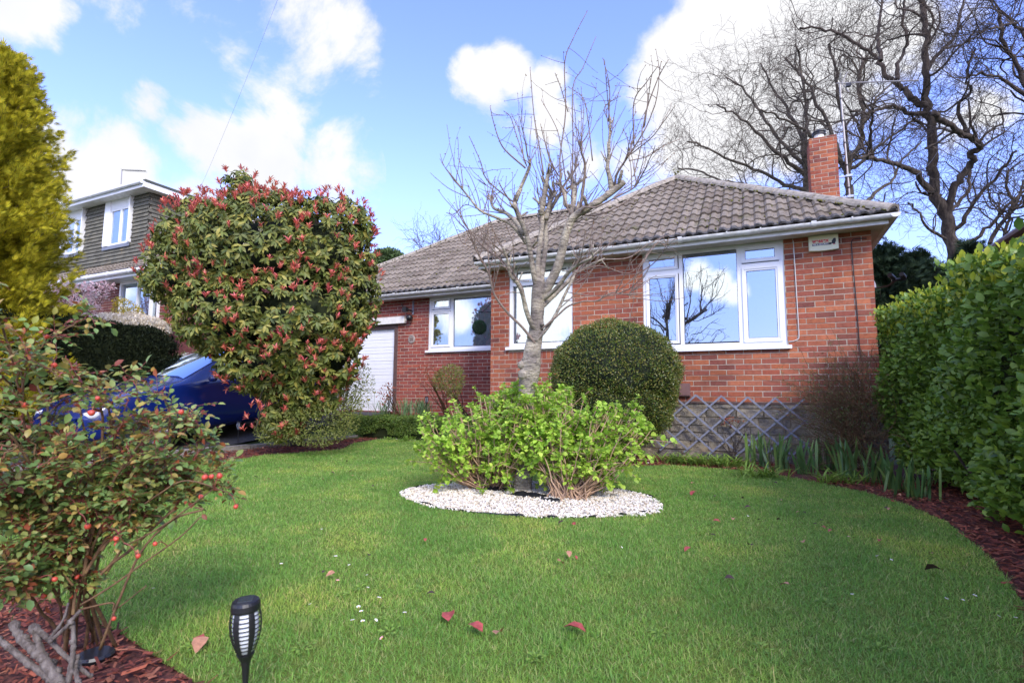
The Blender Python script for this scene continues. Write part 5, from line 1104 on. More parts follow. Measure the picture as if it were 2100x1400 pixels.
for i,(x,y,lab) in enumerate(irs):
    p=gnd(x,y-8); clump('iris_clump',p[0],p[1],-.81,24 if i<7 else 22,.46 if i<6 else .34,.028,'iris',lab,'iris','iris clumps along the border',(.02,.42),(.0,.15),.055 if i>6 else .08)
lil=[(1385,955,'leftmost low strappy lily clump at the plinth foot'),(1420,958,'low strappy lily clump, second from the left at the plinth foot'),(1460,958,'low strappy lily clump, third from the left at the plinth foot'),(1500,962,'low strappy lily clump just left of the irises'),(1560,985,'flopping strappy clump in front of the first irises'),(1720,995,'flopping strappy clump between the two groups of irises')]
for (x,y,lab) in lil:
    p=gnd(x,y-6); clump('lily_clump',p[0],p[1],-.81,85,.24,.016,'strap',lab,'lily','low strappy lily clumps',(.2,.8),(.3,.9),.10)
for (x,y_,lab) in ((-6.45,1.05,'daffodil clump by the arching shrub'),(-6.0,1.2,'daffodil clump in front of the garage door frame'),(-5.55,1.1,'daffodil clump beneath the number plaque'),(-5.3,.95,'daffodil clump left of the solar light in the bed')):
    clump('daffodil_clump',x,y_,-.38,60,.42,.013,'daff',lab,'daffodil','daffodils in the raised bed',(.05,.45),(.0,.5),.09)
for x,y_,s in ((830,905,.18),(850,902,.14),(800,902,.1)):
    p=gnd(x,y_); clump('grass_tuft',p[0],min(p[1],.36),-.80,40,s,.012,'strap','green tuft growing below the low box hedge','grass tuft','tufts below the box hedge',(.2,.7),(.2,.8),.05)
for (x,y_,mn,lab) in ((756,820,'yellow_bloom','single orange yellow daffodil flower before the garage door'),(768,805,'yellow_bloom','tall small yellow daffodil flower by the garage door'),(859,850,'tulip','single pink tulip in the raised bed')):
    q=onplane(x,y_,1,1.05); m=MB(); a=rand(8,0,2*PI); d=np.stack([np.cos(a)*.5,np.sin(a)*.5,np.full(8,.8)],-1); leaves(m,np.repeat(q[None],8,0)-[0,0,.02],unit(d),rdir(8),np.full(8,.06),np.full(8,.035)); fl=empty('flower',(q[0],q[1],-.38),lab,'flower'); m.build('bloom',M[mn],fl); m=MB(); m.tube([(q[0],q[1],-.38),q],.004,4); m.build('stem',M['daff'],fl)
# ---- thorny scrub by the right corner of the wall
sc=empty('thorny_scrub',(1.75,-.55,-.8),'dark tangled thorny scrub against the wall beside the hedge','shrub'); m=MB(); lv=MB(); LP=[]
for i in range(230):
    q=wander((1.95+random.gauss(0,.14),-.5+random.gauss(0,.10),-.8+random.uniform(0,.9)),(random.uniform(-1.1,.3),random.uniform(-.5,.1),random.uniform(.15,1.1)),random.uniform(.5,1.1),9,.22,.0); q[:,1]=np.minimum(q[:,1],-.05); m.tube(q,np.linspace(.005,.0015,len(q)),4,cap=False); LP+=list(q[3:])
    for k in range(3):
        j=random.randint(2,7); r=wander(q[j],rdir(1)[0]*.7+[-.2,0,.4],.22,4,.25); r[:,1]=np.minimum(r[:,1],-.03); m.tube(r,.0015,3,cap=False); LP+=list(r[1:])
for k in range(5):
    q=wander((1.75+random.gauss(0,.08),-.25,-.1),(random.uniform(-.3,.1),0,1),random.uniform(.6,.95),9,.12,.0); q[:,1]=np.minimum(q[:,1],-.06); m.tube(q,np.linspace(.005,.002,len(q)),4,cap=False); LP+=list(q[-4:])*3
m.build('stem',M['cane'],sc); LP=np.array(LP); LP=LP[rand(len(LP))<.8]; LP=LP+RNG.normal(0,.015,LP.shape); L=rand(len(LP),.014,.03); leaves(lv,LP,rdir(len(LP))+[0,-.3,.2],rdir(len(LP)),L,L*.6,simple=True); lv.build('foliage',M['scrub'],sc)
tr2=empty('climber_stub',(.53,-.12,-.5),'small bare climbing rose with dark red leaves on the trellis','climber'); m=MB()
for i in range(10): m.tube(wander((.50+random.gauss(0,.02),-.13,-.78),(random.uniform(-.3,.3),-.1,1),random.uniform(.3,.6),6,.2),np.linspace(.006,.002,7),5)
m.build('stem',M['bark_oak'],tr2); m=MB(); q=onplane(1500,862,1,-.13); Pq=q+RNG.normal(0,.06,(46,3))*[1.,.4,.8]; L=rand(46,.025,.05); leaves(m,Pq,rdir(46),rdir(46),L,L*.5); m.build('foliage',M['rose_red'],tr2)
# ---- golden conifer at the left edge
def conifer(name,base,top,rad,n,mat,label,sp=.16,upk=.55,dens=9,shape=.8,cat='conifer',trunkmat='bark_oak',open_=1.):
    t=empty(name,base,label,cat); b0=np.array(base,float); H=top-b0[2]; BP=[];BD=[];BS=[]; tk=MB(); br_=MB()
    for i in range(n):
        f=(i+random.random())/n; f=f**1.0; z=b0[2]+H*f*.97; a=i*2.399+random.uniform(-.4,.4); r=rad*((1-f)**shape+.04)*random.uniform(.62,1.22)*(1 if f>.12 else .85+f); el=random.uniform(.15,.55)+f*.5
        d=np.array([math.cos(a),math.sin(a),0]); s0=np.array([b0[0],b0[1],z-r*.25]); k=max(4,int(r/.10)); P=[]
        for j in range(k+1): u=j/k; P.append(s0+d*r*u+np.array([0,0,r*el*u*u*.9-.06*r*u]))
        P=np.array(P)+RNG.normal(0,.012,(k+1,3)); br_.tube(P,np.linspace(.012,.003,k+1),4,cap=False)
        for j in range(1,k+1):
            u=j/k; nn_=int(dens*(1.2-.25*u)*open_)
            q=P[j][None]+RNG.normal(0,1,(nn_,3))*(np.array([.055,.055,.075])*(1.25-.75*u)*(sp/.16)); BP.append(q); BD.append(unit(d*.75+RNG.normal(0,.35,(nn_,3))+[0,0,upk])); BS.append(rand(nn_,.6,1.15)*sp*(1.1-.35*u))
    br_.build('branches',M[trunkmat],t); tk.tube([b0,b0+[0,0,H*.95]],[rad*.09,rad*.02],10); tk.build('trunk',M[trunkmat],t)
    BP,BD,BS=np.concatenate(BP),np.concatenate(BD),np.concatenate(BS)
    V=[];F=[]
    for j,(a,l,w_) in enumerate([(0,1,.13),(.5,.75,.11),(-.5,.75,.11),(.95,.5,.09),(-.95,.5,.09),(.25,.9,.10),(-.25,.88,.10)]):
        c,s=math.cos(a),math.sin(a); o=j*.04; q=[(0,o),(-w_/2,l*.45),(0,l),(w_/2,l*.45)]
        for (x,y) in q: V.append([x*c+y*s*1.,y*c-x*s+0.,.03*math.sin(j*2.1)+.05*x]); 
        F.append((4*j,4*j+3,4*j+2,4*j+1))
    x,y,z=frames(BD,RNG.normal(0,1,BD.shape)); m=MB(); m.inst(V,F,mats3(x,y,z,BS*.9,BS,BS),BP); m.build('foliage',M[mat],t); return t
gc=at(-80,800,8.6); conifer('golden_conifer',(gc[0],gc[1],-.5),6.1,1.36,900,'gold','golden yellow feathery conifer at the left edge of the photograph',sp=.195,dens=15,shape=.45)
# ---- rose bush in the left foreground
rb=gnd(165,1335); rs=empty('rose_bush',rb,'leggy rose bush with orange red hips in the left foreground','rose bush')
random.seed(21)
can=MB(); red=MB(); LV=MB(); RP=[]; RDr=[]; RW=[]; HIPS=[]
def compound(p,d,sc=1.):
    d=unit(d); s=unit(np.cross(d,[random.gauss(0,.3),random.gauss(0,.3),1.])); L=.055*sc
    for (f,sd) in ((.35,1),(.35,-1),(.7,1),(.7,-1),(1.,0)):
        q=p+d*L*f+np.array([0,0,-.006*f]); dd=unit(d*(.5 if sd else 1.)+s*sd+RNG.normal(0,.15,3)); RP.append(q); RDr.append(dd); RW.append(sc*random.uniform(.013,.024))
    can_.tube([p,p+d*L*.5,p+d*L],.0007,3,cap=False)
def cane(p,tgt,r,lv,n=8):
    p=np.array(p,float); tgt=np.array(tgt,float); L=np.linalg.norm(tgt-p); mid=(p+tgt)/2+RNG.normal(0,.05*L,3)+[0,0,.10*L]
    P=catmull([p,mid,tgt],5); P[1:-1]+=RNG.normal(0,.0025,(len(P)-2,3)); (can if r>.0026 else red).tube(P,np.linspace(r,r*.55,len(P)),6 if r>.003 else 4,cap=False)
    for i in range(3,len(P)):
        if lv<=1 or random.random()<.25:
            for _ in range(2 if lv==0 else 1):
                if random.random()<.30: compound(P[i],P[i]-P[i-1]+RNG.normal(0,.03,3)*1.+unit(RNG.normal(0,1,3))*.03+[0,0,.004],random.uniform(.7,1.2))
    if lv>0:
        for k in range({3:5,2:4,1:3}[lv]):
            i=random.randint(int(len(P)*.35),len(P)-1); d=unit(unit(P[min(i+1,len(P)-1)]-P[i-1])*.6+RNG.normal(0,.6,3)+[0,0,.25]); cane(P[i],P[i]+d*L*random.uniform(.25,.48)*(.9 if lv>1 else .8),r*.62,lv-1)
    elif random.random()<.12: HIPS.append(P[-1])
can_=red
RD=1.62
TG=[(60,790,1.55),(120,800,1.7),(190,830,1.65),(260,850,1.6),(330,860,1.7),(385,880,1.65),(30,860,1.4),(-40,900,1.45),(120,890,1.85),(300,920,1.5),(360,960,1.6),(400,985,1.65),(20,990,1.5),(220,960,1.5),(150,1040,1.7),(80,950,1.5),(420,930,1.72),(-60,830,1.6),(60,1090,1.5),(120,1120,1.5),(255,1040,1.55),(20,1170,1.45),(310,1000,1.6),(-20,1060,1.5),(180,1110,1.6),(440,960,1.7),(455,1000,1.68),(400,900,1.75),(350,1030,1.62),(90,1180,1.5),(-30,1150,1.45),(60,730,1.55),(230,770,1.6)]
base=[]
for i,(x,y,d) in enumerate(TG):
    b0=rb+np.array([random.gauss(0,.045),random.gauss(0,.04),0]); k=at(150+random.uniform(-20,30)+ (x-180)*.15,max(y+90,1130)+random.uniform(-40,60),1.62+random.uniform(-.05,.05)); m1=(np.array(k)+at(x,y,d))/2
    if i<10: can.tube(catmull([b0,(b0+k)/2+RNG.normal(0,.01,3),k],5),np.linspace(.0065,.0045,11)*random.uniform(.6,1.1),8,cap=False)
    cane(k,at(x*.94-14,y+(26 if x<180 else 4) if y<1000 else y+5,d),.0052,2)
# long lower right cane and bare lower ones
for pts,r in (([(205,1330),(240,1240),(290,1130),(355,1065),(415,1045),(400,1040)],.0045),([(165,1240),(230,1200),(300,1150),(370,1100),(410,1060)],.0035),([(250,1100),(265,1060),(330,1010),(385,985),(470,1010)],.0035),([(235,1130),(330,1080),(400,1030),(440,1000)],.003),([(150,1200),(110,1150),(70,1130),(20,1110)],.0035),([(160,1250),(230,1235),(235,1250),(300,1200)],.003),([(150,1180),(60,1100),(-20,1080)],.004)):
    P=catmull([at(x,y,1.55+.004*j) for j,(x,y) in enumerate(pts)],5); can.tube(P,np.linspace(r,r*.5,len(P)),6)
CP=np.concatenate(can.V+red.V); hs=MB()
can.build('cane',M['cane'],rs,smooth=True); red.build('young_cane',M['cane_red'],rs,smooth=True)
RP,RDr,RW=map(np.array,(RP,RDr,RW)); nrm=unit(RNG.normal(0,.45,RP.shape)+[0,-.15,1.]); k=rand(len(RP))<.10
LV=MB(); leaves(LV,RP[~k],RDr[~k],nrm[~k],RW[~k]*1.3,RW[~k]*.85); LV.build('foliage',M['rose'],rs,smooth=True)
LV=MB(); leaves(LV,RP[k],RDr[k],nrm[k],RW[k]*1.2,RW[k]*.75); LV.build('young_leaves',M['rose_red'],rs,smooth=True); print('rose leaves',len(RP))
hv=SV.copy(); 
hips=[(96,690),(57,718),(111,748),(200,816),(187,846),(457,802),(427,943),(410,966),(450,975),(412,1018),(484,1038),(318,1114),(238,1104),(239,1115),(283,1139),(180,1078),(87,1173),(112,1187),(158,1182),(145,1223),(90,1220),(234,1267),(320,905),(52,830)]
hm=None
bm=bmesh.new(); bmesh.ops.create_icosphere(bm,subdivisions=3,radius=1); HV=np.array([v.co[:] for v in bm.verts]); HF=[tuple(v.index for v in f.verts) for f in bm.faces]; bm.free()
for i,(x,y) in enumerate(hips):
    q=at(x,y,random.uniform(1.45,1.6)); cn=CP[np.linalg.norm(CP-q,axis=1).argmin()]; q=q if np.linalg.norm(q-cn)<.07 else cn+(q-cn)*.07/np.linalg.norm(q-cn); r=random.uniform(.0055,.0085)
    if hm is None:
        m=MB(); V=HV.copy(); V[:,2]*=1.12; V[:,:2]*=(1-.18*np.clip(V[:,2:3],-1,1)); m.add(V*.011,HF); ho=m.build('rose_hip',M['hip'],rs,smooth=True); hm=ho
        m=MB(); 
        for a in np.arange(5)*2*PI/5: m.tube([(0,0,.011),(math.cos(a)*.005,math.sin(a)*.005,.017),(math.cos(a)*.009,math.sin(a)*.009,.019)],[.0012,.001,.0004],4)
        co_=m.build('calyx',M['hip_brown'],hm); co_.location=(0,0,0)
    else:
        ho=hm.copy(); COL.objects.link(ho); c2=co_.copy(); COL.objects.link(c2); c2.parent=ho
    dd_=np.linalg.norm(CP-q,axis=1); cpn=CP[dd_.argmin()]; hs.tube(catmull([cpn,(cpn+q)/2+[0,0,.008],q],3),np.linspace(.0015,.0009,7),4,cap=False)
    ho.location=Vector(q)-Vector(rb); ho.rotation_euler=(random.gauss(0,.6),random.gauss(0,.6)+.3,random.uniform(0,6)); ho.scale=(r/.011,)*3
hs.build('hip_stalk',M['cane_red'],rs)['kind']='stuff'
# pruned grey stump in front of it
stp_=gnd(80,1385); sg=empty('pruned_stump',stp_,'grey gnarled pruned rose stump beside the lichened rock','stump'); m=MB()
for pts,r in (([(120,1400),(85,1345),(45,1310),(25,1275)],.013),([(120,1400),(60,1360),(10,1320),(-20,1305)],.009),([(105,1395),(85,1340),(72,1290)],.010),([(72,1285),(100,1310),(140,1350),(185,1385)],.0065),([(100,1310),(130,1270),(140,1235)],.0035),([(105,1312),(140,1280),(165,1250)],.0055),([(140,1400),(150,1330),(150,1275)],.007),([(125,1400),(108,1375),(106,1355)],.010),([(160,1400),(155,1370),(160,1340)],.006)):
    P=catmull([at(x,y,1.36+.012*j) for j,(x,y) in enumerate(pts)],5); m.tube(catmull(P,3),np.linspace(r,r*.72,3*(len(P)-1)+1)*(1+RNG.normal(0,.09,3*(len(P)-1)+1)),12); m.V[-1]=m.V[-1]+RNG.normal(0,r*.07,m.V[-1].shape)
    for _ in range(5):
        q=P[random.randrange(len(P))]; m.inst(ICOV,ICOF,np.eye(3)[None]*r*random.uniform(.9,1.35),[q+RNG.normal(0,r*.3,3)])
m.build('branches',M['bark_grey'],sg,smooth=True)
# rock edging
m=MB(); c=at(20,1420,1.18); V=HV*np.array([.13,.09,.055])*(1+.12*np.sin(HV[:,:1]*5)*np.cos(HV[:,1:2]*6)+.05*np.sin(HV[:,2:]*13+HV[:,:1]*9)); m.add(V,HF); o=m.build('rock',M['rock'],smooth=True); o.location=(c[0]-.02,c[1],-.80+.01); o.rotation_euler=(0,0,.5); tag(o,'grey lichened edging rock in the bottom left corner','rock')
# ---- fallen leaves and daisies
def dead(x,y,s,mat,lab,grp='fallen leaves on the lawn',name='fallen_leaf'):
    p=gnd(x,y,-.77); m=MB(); k=(random.uniform(-.5,.5)); V=LEAF_V*np.array([.8,1,1.8]); V=V-[0,.5,0]; m.add(V*s,LEAF_F); o=m.build(name,M[mat],smooth=True); o.location=(p[0],p[1],-.764+random.uniform(-.004,.006)); o.rotation_euler=(random.gauss(0,.22),random.gauss(0,.22),random.uniform(0,6.3)); return tag(o,lab,'leaf',grp)
BIG=[(920,1262,.075,'deadleaf_red','red fallen leaf lying upright in the grass right of the solar torch'),(976,1288,.07,'deadleaf_red','reddish fallen leaf left of the pale upright leaf in the foreground'),(1022,1296,.06,'deadleaf_tan','pale tan fallen leaf standing upright in the foreground grass'),(1180,1290,.085,'deadleaf_red','largest pink brown fallen leaf, rightmost in the foreground'),(410,1318,.07,'deadleaf_tan','pink and tan folded leaf left of the solar torch'),(408,1310,.05,'deadleaf_red','red half of the folded leaf pair left of the solar torch'),
 (1150,1152,.05,'deadleaf_tan','small orange leaf in the middle of the lawn below the gravel'),(1470,1068,.05,'deadleaf_red','red leaf right of the gravel oval'),(1915,1168,.08,'deadleaf_dark','long dark leaf near the bark border'),(1422,1010,.09,'deadleaf_red','curled purple leaf beyond the right end of the gravel oval'),(872,1108,.03,'deadleaf_red','tiny bright red leaf below the left of the gravel oval'),(1150,1070,.05,'deadleaf_dark','dark leaf at the near edge of the gravel oval'),(1176,1075,.04,'deadleaf_red','red leaf touching the near edge of the gravel oval')]
for a in BIG: dead(a[0],a[1],a[2],a[3],a[4])
random.seed(5)
for (x0,x1,y0,y1,n) in ((1380,1900,965,1130,24),(520,860,905,1000,20),(560,1400,1080,1240,6),(1400,2000,1100,1330,5)):
    for i in range(n):
        x,y=random.uniform(x0,x1),random.uniform(y0,y1)
        if x>1850 and y<1100: continue
        k=random.choice(['deadleaf_red','deadleaf_dark','deadleaf_tan','deadleaf_dark']); lab={'deadleaf_red':'small red brown leaf scattered on the lawn','deadleaf_dark':'small dark shrivelled leaf scattered on the lawn','deadleaf_tan':'small tan leaf scattered on the lawn'}[k]
        dead(x,y,random.uniform(.022,.048),k,lab)
def daisy_mesh(pm):
    m=MB(); a=np.arange(14)*2*PI/14; d=np.stack([np.cos(a),np.sin(a),np.full(14,.5)],-1); leaves(m,np.zeros((14,3))+[0,0,.055],unit(d),np.tile([0,0,1.],(14,1)),np.full(14,.010),np.full(14,.0045),0,simple=True)
    m.inst(ICOV,ICOF,np.diag([.0035,.0035,.002])[None],[(0,0,.057)],1); m.tube([(0,0,0),(.002,0,.03),(0,0,.055)],.0009,4,2); return m.build('daisy',[M[pm],M['disc'],M['strap']])
dz=[(756,1180),(742,1262),(727,1281),(745,1283),(760,1268),(690,1195),(748,1205),(770,1235),(830,1265),(736,1250),(1265,1115),(1530,1055),(1605,1020),(1810,1145),(1822,1147),(1970,1230),(1990,1225),(1930,1228),(1330,945),(1742,1100),(688,1146),(575,1160),(660,1085),(312,1210),(718,1160),(640,1240),(800,1305),(2030,1262),(2085,1270),(1750,1222)]
D1=daisy_mesh('petal'); D2=daisy_mesh('petal_pink')
for i,(x,y) in enumerate(dz):
    src=D2 if i%7==5 else D1; o=src.copy(); COL.objects.link(o); p=gnd(x,y+8,-.77); o.location=(p[0],p[1],-.795); o.rotation_euler=(random.gauss(0,.25),random.gauss(0,.25),random.uniform(0,6)); s=random.uniform(.75,1.05); o.scale=(s,s,s); tag(o,'small pink tinged daisy in the lawn' if src is D2 else 'small white daisy in the lawn','daisy','daisies in the lawn')
bpy.data.objects.remove(D1); bpy.data.objects.remove(D2)
m=MB(); n=70; p0=gnd(790,912); Pq=np.column_stack([rand(n,-5.9,-4.0),rand(n,.05,.35),np.full(n,-.765)]); L=rand(n,.012,.025); leaves(m,Pq,unit(RNG.normal(0,1,(n,3))*[1,1,.2]),np.tile([0,0,1.],(n,1)),L,L*.8,simple=True); tag(m.build('petals',M['white_bloom']),'scatter of pale petals on the grass below the low box hedge','petals',kind='stuff')
for (x,y,sz) in ((800,1296,.10),(770,1268,.07),(735,1205,.08),(700,1222,.06),(620,1330,.08),(1690,1235,.08),(1440,1090,.06),(1590,1250,.07),(400,1325,.09),(1560,1330,.08),(980,1150,.06),(1250,1180,.07),(860,1210,.06),(1350,1300,.08),(1100,1350,.07),(1800,1330,.09),(540,1120,.06),(1700,1160,.06)):
    p=gnd(x,y,-.79); n=22; a=rand(n,0,2*PI); m=MB(); rr=rand(n,.1,1)*sz*.45; Pq=np.stack([rr*np.cos(a),rr*np.sin(a),rand(n,.010,.02)],-1); d=unit(np.stack([np.cos(a),np.sin(a),rand(n,.0,.5)],-1)); L=rand(n,.013,.024)*(sz/.08)**.5; leaves(m,Pq,d,np.tile([0,0,1.],(n,1))+RNG.normal(0,.2,(n,3)),L,L*.55); o=m.build('weed_rosette',M['strap']); o.location=(p[0],p[1],-.80); tag(o,'low pale green broadleaf weed growing in the lawn','weed','broadleaf weeds in the lawn')
# ---- solar torch lights
def torch(loc,label,H=.42,sc=1.,rz=0.):
    t=empty('solar_torch',(0,0,0),label,'garden light','solar torch lights'); h=H
    m=MB(); m.lathe([(0,-.02),(.004,0),(.0068,.03),(.0068,h-.20),(.009,h-.165),(.013,h-.145)],(0,0,0),14); m.build('stake',M['black'],t,smooth=True)
    prof=[(.013,h-.147),(.020,h-.130),(.030,h-.105),(.036,h-.08),(.038,h-.06),(.0365,h-.04),(.033,h-.026)]
    pr=np.array(prof); m=MB()
    for k in range(6):
        a0=k*PI/3; th_=np.linspace(a0-.2,a0+.2,4); P=np.stack([pr[:,None,0]*np.cos(th_),pr[:,None,0]*np.sin(th_),np.repeat(pr[:,1:],4,1)],-1); m.grid(P); P2=P*np.array([.93,.93,1]); m.grid(P2[:,::-1])
        for e in (0,3): m.grid(np.stack([P[:,e],P2[:,e]],1))
    nb_=9
    for i in range(nb_):
        z=h-.118+i*.0103; r=float(np.interp(z,pr[:,1],pr[:,0]))*.965; m.lathe([(r*.97,z-.0011),(r,z-.0011),(r,z+.0011),(r*.97,z+.0011)],(0,0,0),30)
    m.lathe([(.033,h-.027),(.0345,h-.022),(.034,h-.010),(.031,h-.003),(.028,h-.001),(0,h-.001)],(0,0,0),30); m.lathe([(.012,h-.15),(.021,h-.132),(.0,h-.13)],(0,0,0),18); m.build('cage',M['black'],t,smooth=False)
    m=MB(); m.lathe([(0,h-.13),(.017,h-.128),(.026,h-.10),(.031,h-.07),(.030,h-.04),(.028,h-.028)],(0,0,0),20); m.build('diffuser',M['diffuser'],t,smooth=True)
    m=MB(); m.box(-.017,.017,-.017,.017,h-.0015,h+.0008); m.build('solar_panel',M['solar'],t)
    t.location=loc; t.rotation_euler=(0,0,rz); t.scale=(sc,)*3; return t
tl=at(531,1226,1.33); T1=torch((tl[0],tl[1],-.80),'black solar torch light with slatted head in the foreground grass',H=float(tl[2]+.80),rz=.35); 
T1.rotation_euler=(.02,-.045,.78); T1.location=(tl[0]-.02,tl[1],-.80)
p=gnd(487,918,-.79)
T2=torch((p[0],p[1],-.79),'black solar torch light on the bark strip beside the blue car',H=.42)
for (x,y,lab) in ((875,817,'black solar torch light in the raised bed against the bricks'),(798,814,'black solar torch light in the raised bed before the garage door')):
    q=onplane(x,y,1,.95); dup(T2,(q[0],q[1],-.38),0,lab)
m=MB(); m.lathe([(0,.0),(.05,0),(.055,.012),(.05,.02),(0,.02)],(0,0,0),16); o=m.build('plastic_saucer',M['black']); p=gnd(195,1350); o.location=(p[0],p[1],-.80); tag(o,'black plastic disc half buried in the bark behind the stump','saucer')
m=MB(); p=gnd(1290,928); m.box(-.06,.06,-.03,.03,0,.14); m.box(-.065,.065,-.035,.035,.14,.15); o=m.build('red_block',M['red']); bpy.data.objects.remove(o)
# ---- overhead line
P=[]
a=onplane(577,-20,1,4.) ; b_=onplane(395,420,1,10.)
for t in np.linspace(-.6,1.0,40): q=a+(b_-a)*t; q[2]-=.25*(1-(2*t-1)**2); P.append(q)
m=MB(); m.tube(P,.005,5); tag(m.build('overhead_cable',M['metal']),'overhead telephone cable crossing the sky at the upper left','cable')
m=MB(); m.tube([(2.36,-.25,2.5),(2.38,-.28,2.62)],.008,5); m.tube(np.array([(2.38+.02*0+t*3.2,-.28+t*9,2.62+t*4.5-.3*math.sin(t*PI)) for t in np.linspace(0,1,16)]),.005,4); tag(m.build('telephone_wire',M['cable']),'thin telephone wire rising from the right roof corner','wire')
# ================================================================== background plants
# dark clipped hedge behind the car
hd=empty('dark_hedge',(-10.4,-2,.0),'dense dark conifer hedge behind the blue car','hedge')
e1=onplane(362,700,0,-10.1); e0=onplane(100,668,0,-10.1); print('hedge ends',e1,e0)
ht=float(onplane(250,668,0,-10.1)[2]); y0_,y1_=float(e0[1])-2.5,float(e1[1])
n=42000; tq=rand(n)<.3; yy=rand(n,y0_,y1_); rnd=1-np.clip((yy-(y1_-.5))/.5,0,1)**2*.25; X=np.where(tq,rand(n,-11.2,-10.1),-10.1+.05*np.sin(yy*3)); Zt=ht+.03*np.sin(yy*4); Z=np.where(tq,Zt,rand(n,-.9,1)*0+rand(n)*(Zt+.8)-.8)*1.; Z=np.where(Z>0,Z*rnd,Z); P=np.column_stack([X,yy,Z])+RNG.normal(0,.03,(n,3))
ee=rand(n)<.12; P[ee]=np.column_stack([rand(ee.sum(),-11.2,-10.1),np.full(ee.sum(),y1_)+RNG.normal(0,.04,ee.sum()),rand(ee.sum(),-.8,ht*.8)])
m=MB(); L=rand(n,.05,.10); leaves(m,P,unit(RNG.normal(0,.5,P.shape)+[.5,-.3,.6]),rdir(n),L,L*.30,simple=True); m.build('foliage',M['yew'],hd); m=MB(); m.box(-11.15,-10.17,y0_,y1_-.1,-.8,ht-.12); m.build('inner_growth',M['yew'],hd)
shrub('brown_shrub',(-9.9,y1_+.6,-.5),[(np.array([-10.3,y1_+.7,.3]),(.8,.8,.75)),(np.array([-10.4,y1_+1.7,.2]),(.8,.8,.7))],5200,'scrub',.05,.4,'brownish small leaved shrub right of the dark conifer hedge',nst=40,inner=.7)
def pbl(x,y,rx,rz,d,ry=None): c=at(x,y,d); k=d/FPX; return (c,(rx*k,(ry or rx*.8)*k,rz*k))
shrub('white_blossom_shrub',(at(265,690,13)*[1,1,0]+[0,0,.45]),[pbl(230,662,45,18,12.6),pbl(290,668,50,20,12.6),pbl(330,672,28,14,12.6),pbl(270,655,35,14,12.8)],6500,'white_bloom',.06,.6,'creamy white flowering shrub above the dark hedge',nst=14,inner=.6)
shrub('pink_cherry',(at(150,700,13.4)*[1,1,0]+[0,0,.45]),[pbl(150,620,38,32,13.2),pbl(185,600,38,20,13.2),pbl(120,600,40,30,13.),pbl(215,590,22,12,13.2),pbl(150,650,45,22,13.),pbl(175,635,30,20,13.)],3300,'pink_bloom',.065,.7,'pale pink blossoming cherry in front of the dormer house','tree',nst=26,inner=.9)
shrub('yellow_forsythia',(at(258,680,12.9)*[1,1,0]+[0,0,.45]),[pbl(258,640,28,24,12.9),pbl(245,622,14,14,12.9),pbl(280,645,16,14,12.9)],1300,'yellow_bloom',.05,.5,'yellow flowering forsythia under the shuttered window',nst=16,inner=.8)
# bare oaks behind
def grow(mb,p,d,L,r,lv,spread,up,kids,amp=.16,out=None,rmin=.008):
    n=max(4,int(L/.22)) if lv>1 else max(4,int(L/.16)); P=wander(p,d,L,n,amp,up); r1=r*.62 if lv>0 else r*.4; mb.tube(P,np.linspace(r,max(r1,rmin*.6),len(P)),8 if r>.08 else (5 if r>.025 else 3),cap=False)
    if lv==0: return
    k=kids[lv] if isinstance(kids,dict) else kids
    for j in range(k):
        f=random.uniform(.25,1) if j else 1.; i=min(len(P)-1,max(1,int(round(f*(len(P)-1))))); dd=unit(P[i]-P[i-1]); q=unit(dd*(1.0 if j==0 else .75)+unit(RNG.normal(0,1,3))*spread*(.5 if j==0 else 1.))
        grow(mb,P[i],q,L*random.uniform(.55,.8),max(.0035,(r+(r1-r)*f)*(.75 if j==0 else random.uniform(.38,.6))),lv-1,spread,up,kids,amp,out,rmin)
OD=17.
def oaktree(name,limbs,d,label,mat,lvs,seed,kk=(5,3),tw=3,grp=None,spread=.8):
    random.seed(seed); b0=at(*limbs[0][0][0],d); b0[2]=min(b0[2],.0); t=empty(name,(b0[0],b0[1],float(b0[2])),label,'tree',grp); tk=MB(); cr=MB()
    for (pts,r0,r1,dz_) in limbs:
        n=len(pts); Q_=[at(x,y,d+dz_*(i/(n-1))) for i,(x,y) in enumerate(pts)]
        if pts is limbs[0][0]: Q_=[np.array([b0[0],b0[1],b0[2]-.1]),b0*.6+Q_[0]*.4]+Q_
        P=catmull(Q_,4); P[1:-1]+=RNG.normal(0,.03,(len(P)-2,3)); k=d/FPX; R=.56*(r1+(r0-r1)*(1-np.linspace(0,1,len(P)))**1.6)*k*(1+RNG.normal(0,.05,len(P))); (tk if (r0>9 or pts is limbs[0][0]) else cr).tube(P,R,12 if r0>9 else 7)
        L=np.linalg.norm(P[-1]-P[0]); nb_=int(kk[0]+L*kk[1]*.95)
        for j in range(nb_):
            i=random.randint(int(len(P)*(.30 if r0<12 else .5)),len(P)-1); dd=unit(P[min(i+1,len(P)-1)]-P[i-1]); q=unit(dd*.6+unit(RNG.normal(0,1,3))*.9+[0,0,.15]); grow(cr,P[i],q,random.uniform(.9,1.9),max(.016,min(.04,R[i]*.50)),lvs,spread,.03,{3:3,2:4,1:tw},.30)
    tk.build('trunk',M[mat],t,smooth=True); cr.build('crown',M[mat],t,smooth=False); return t
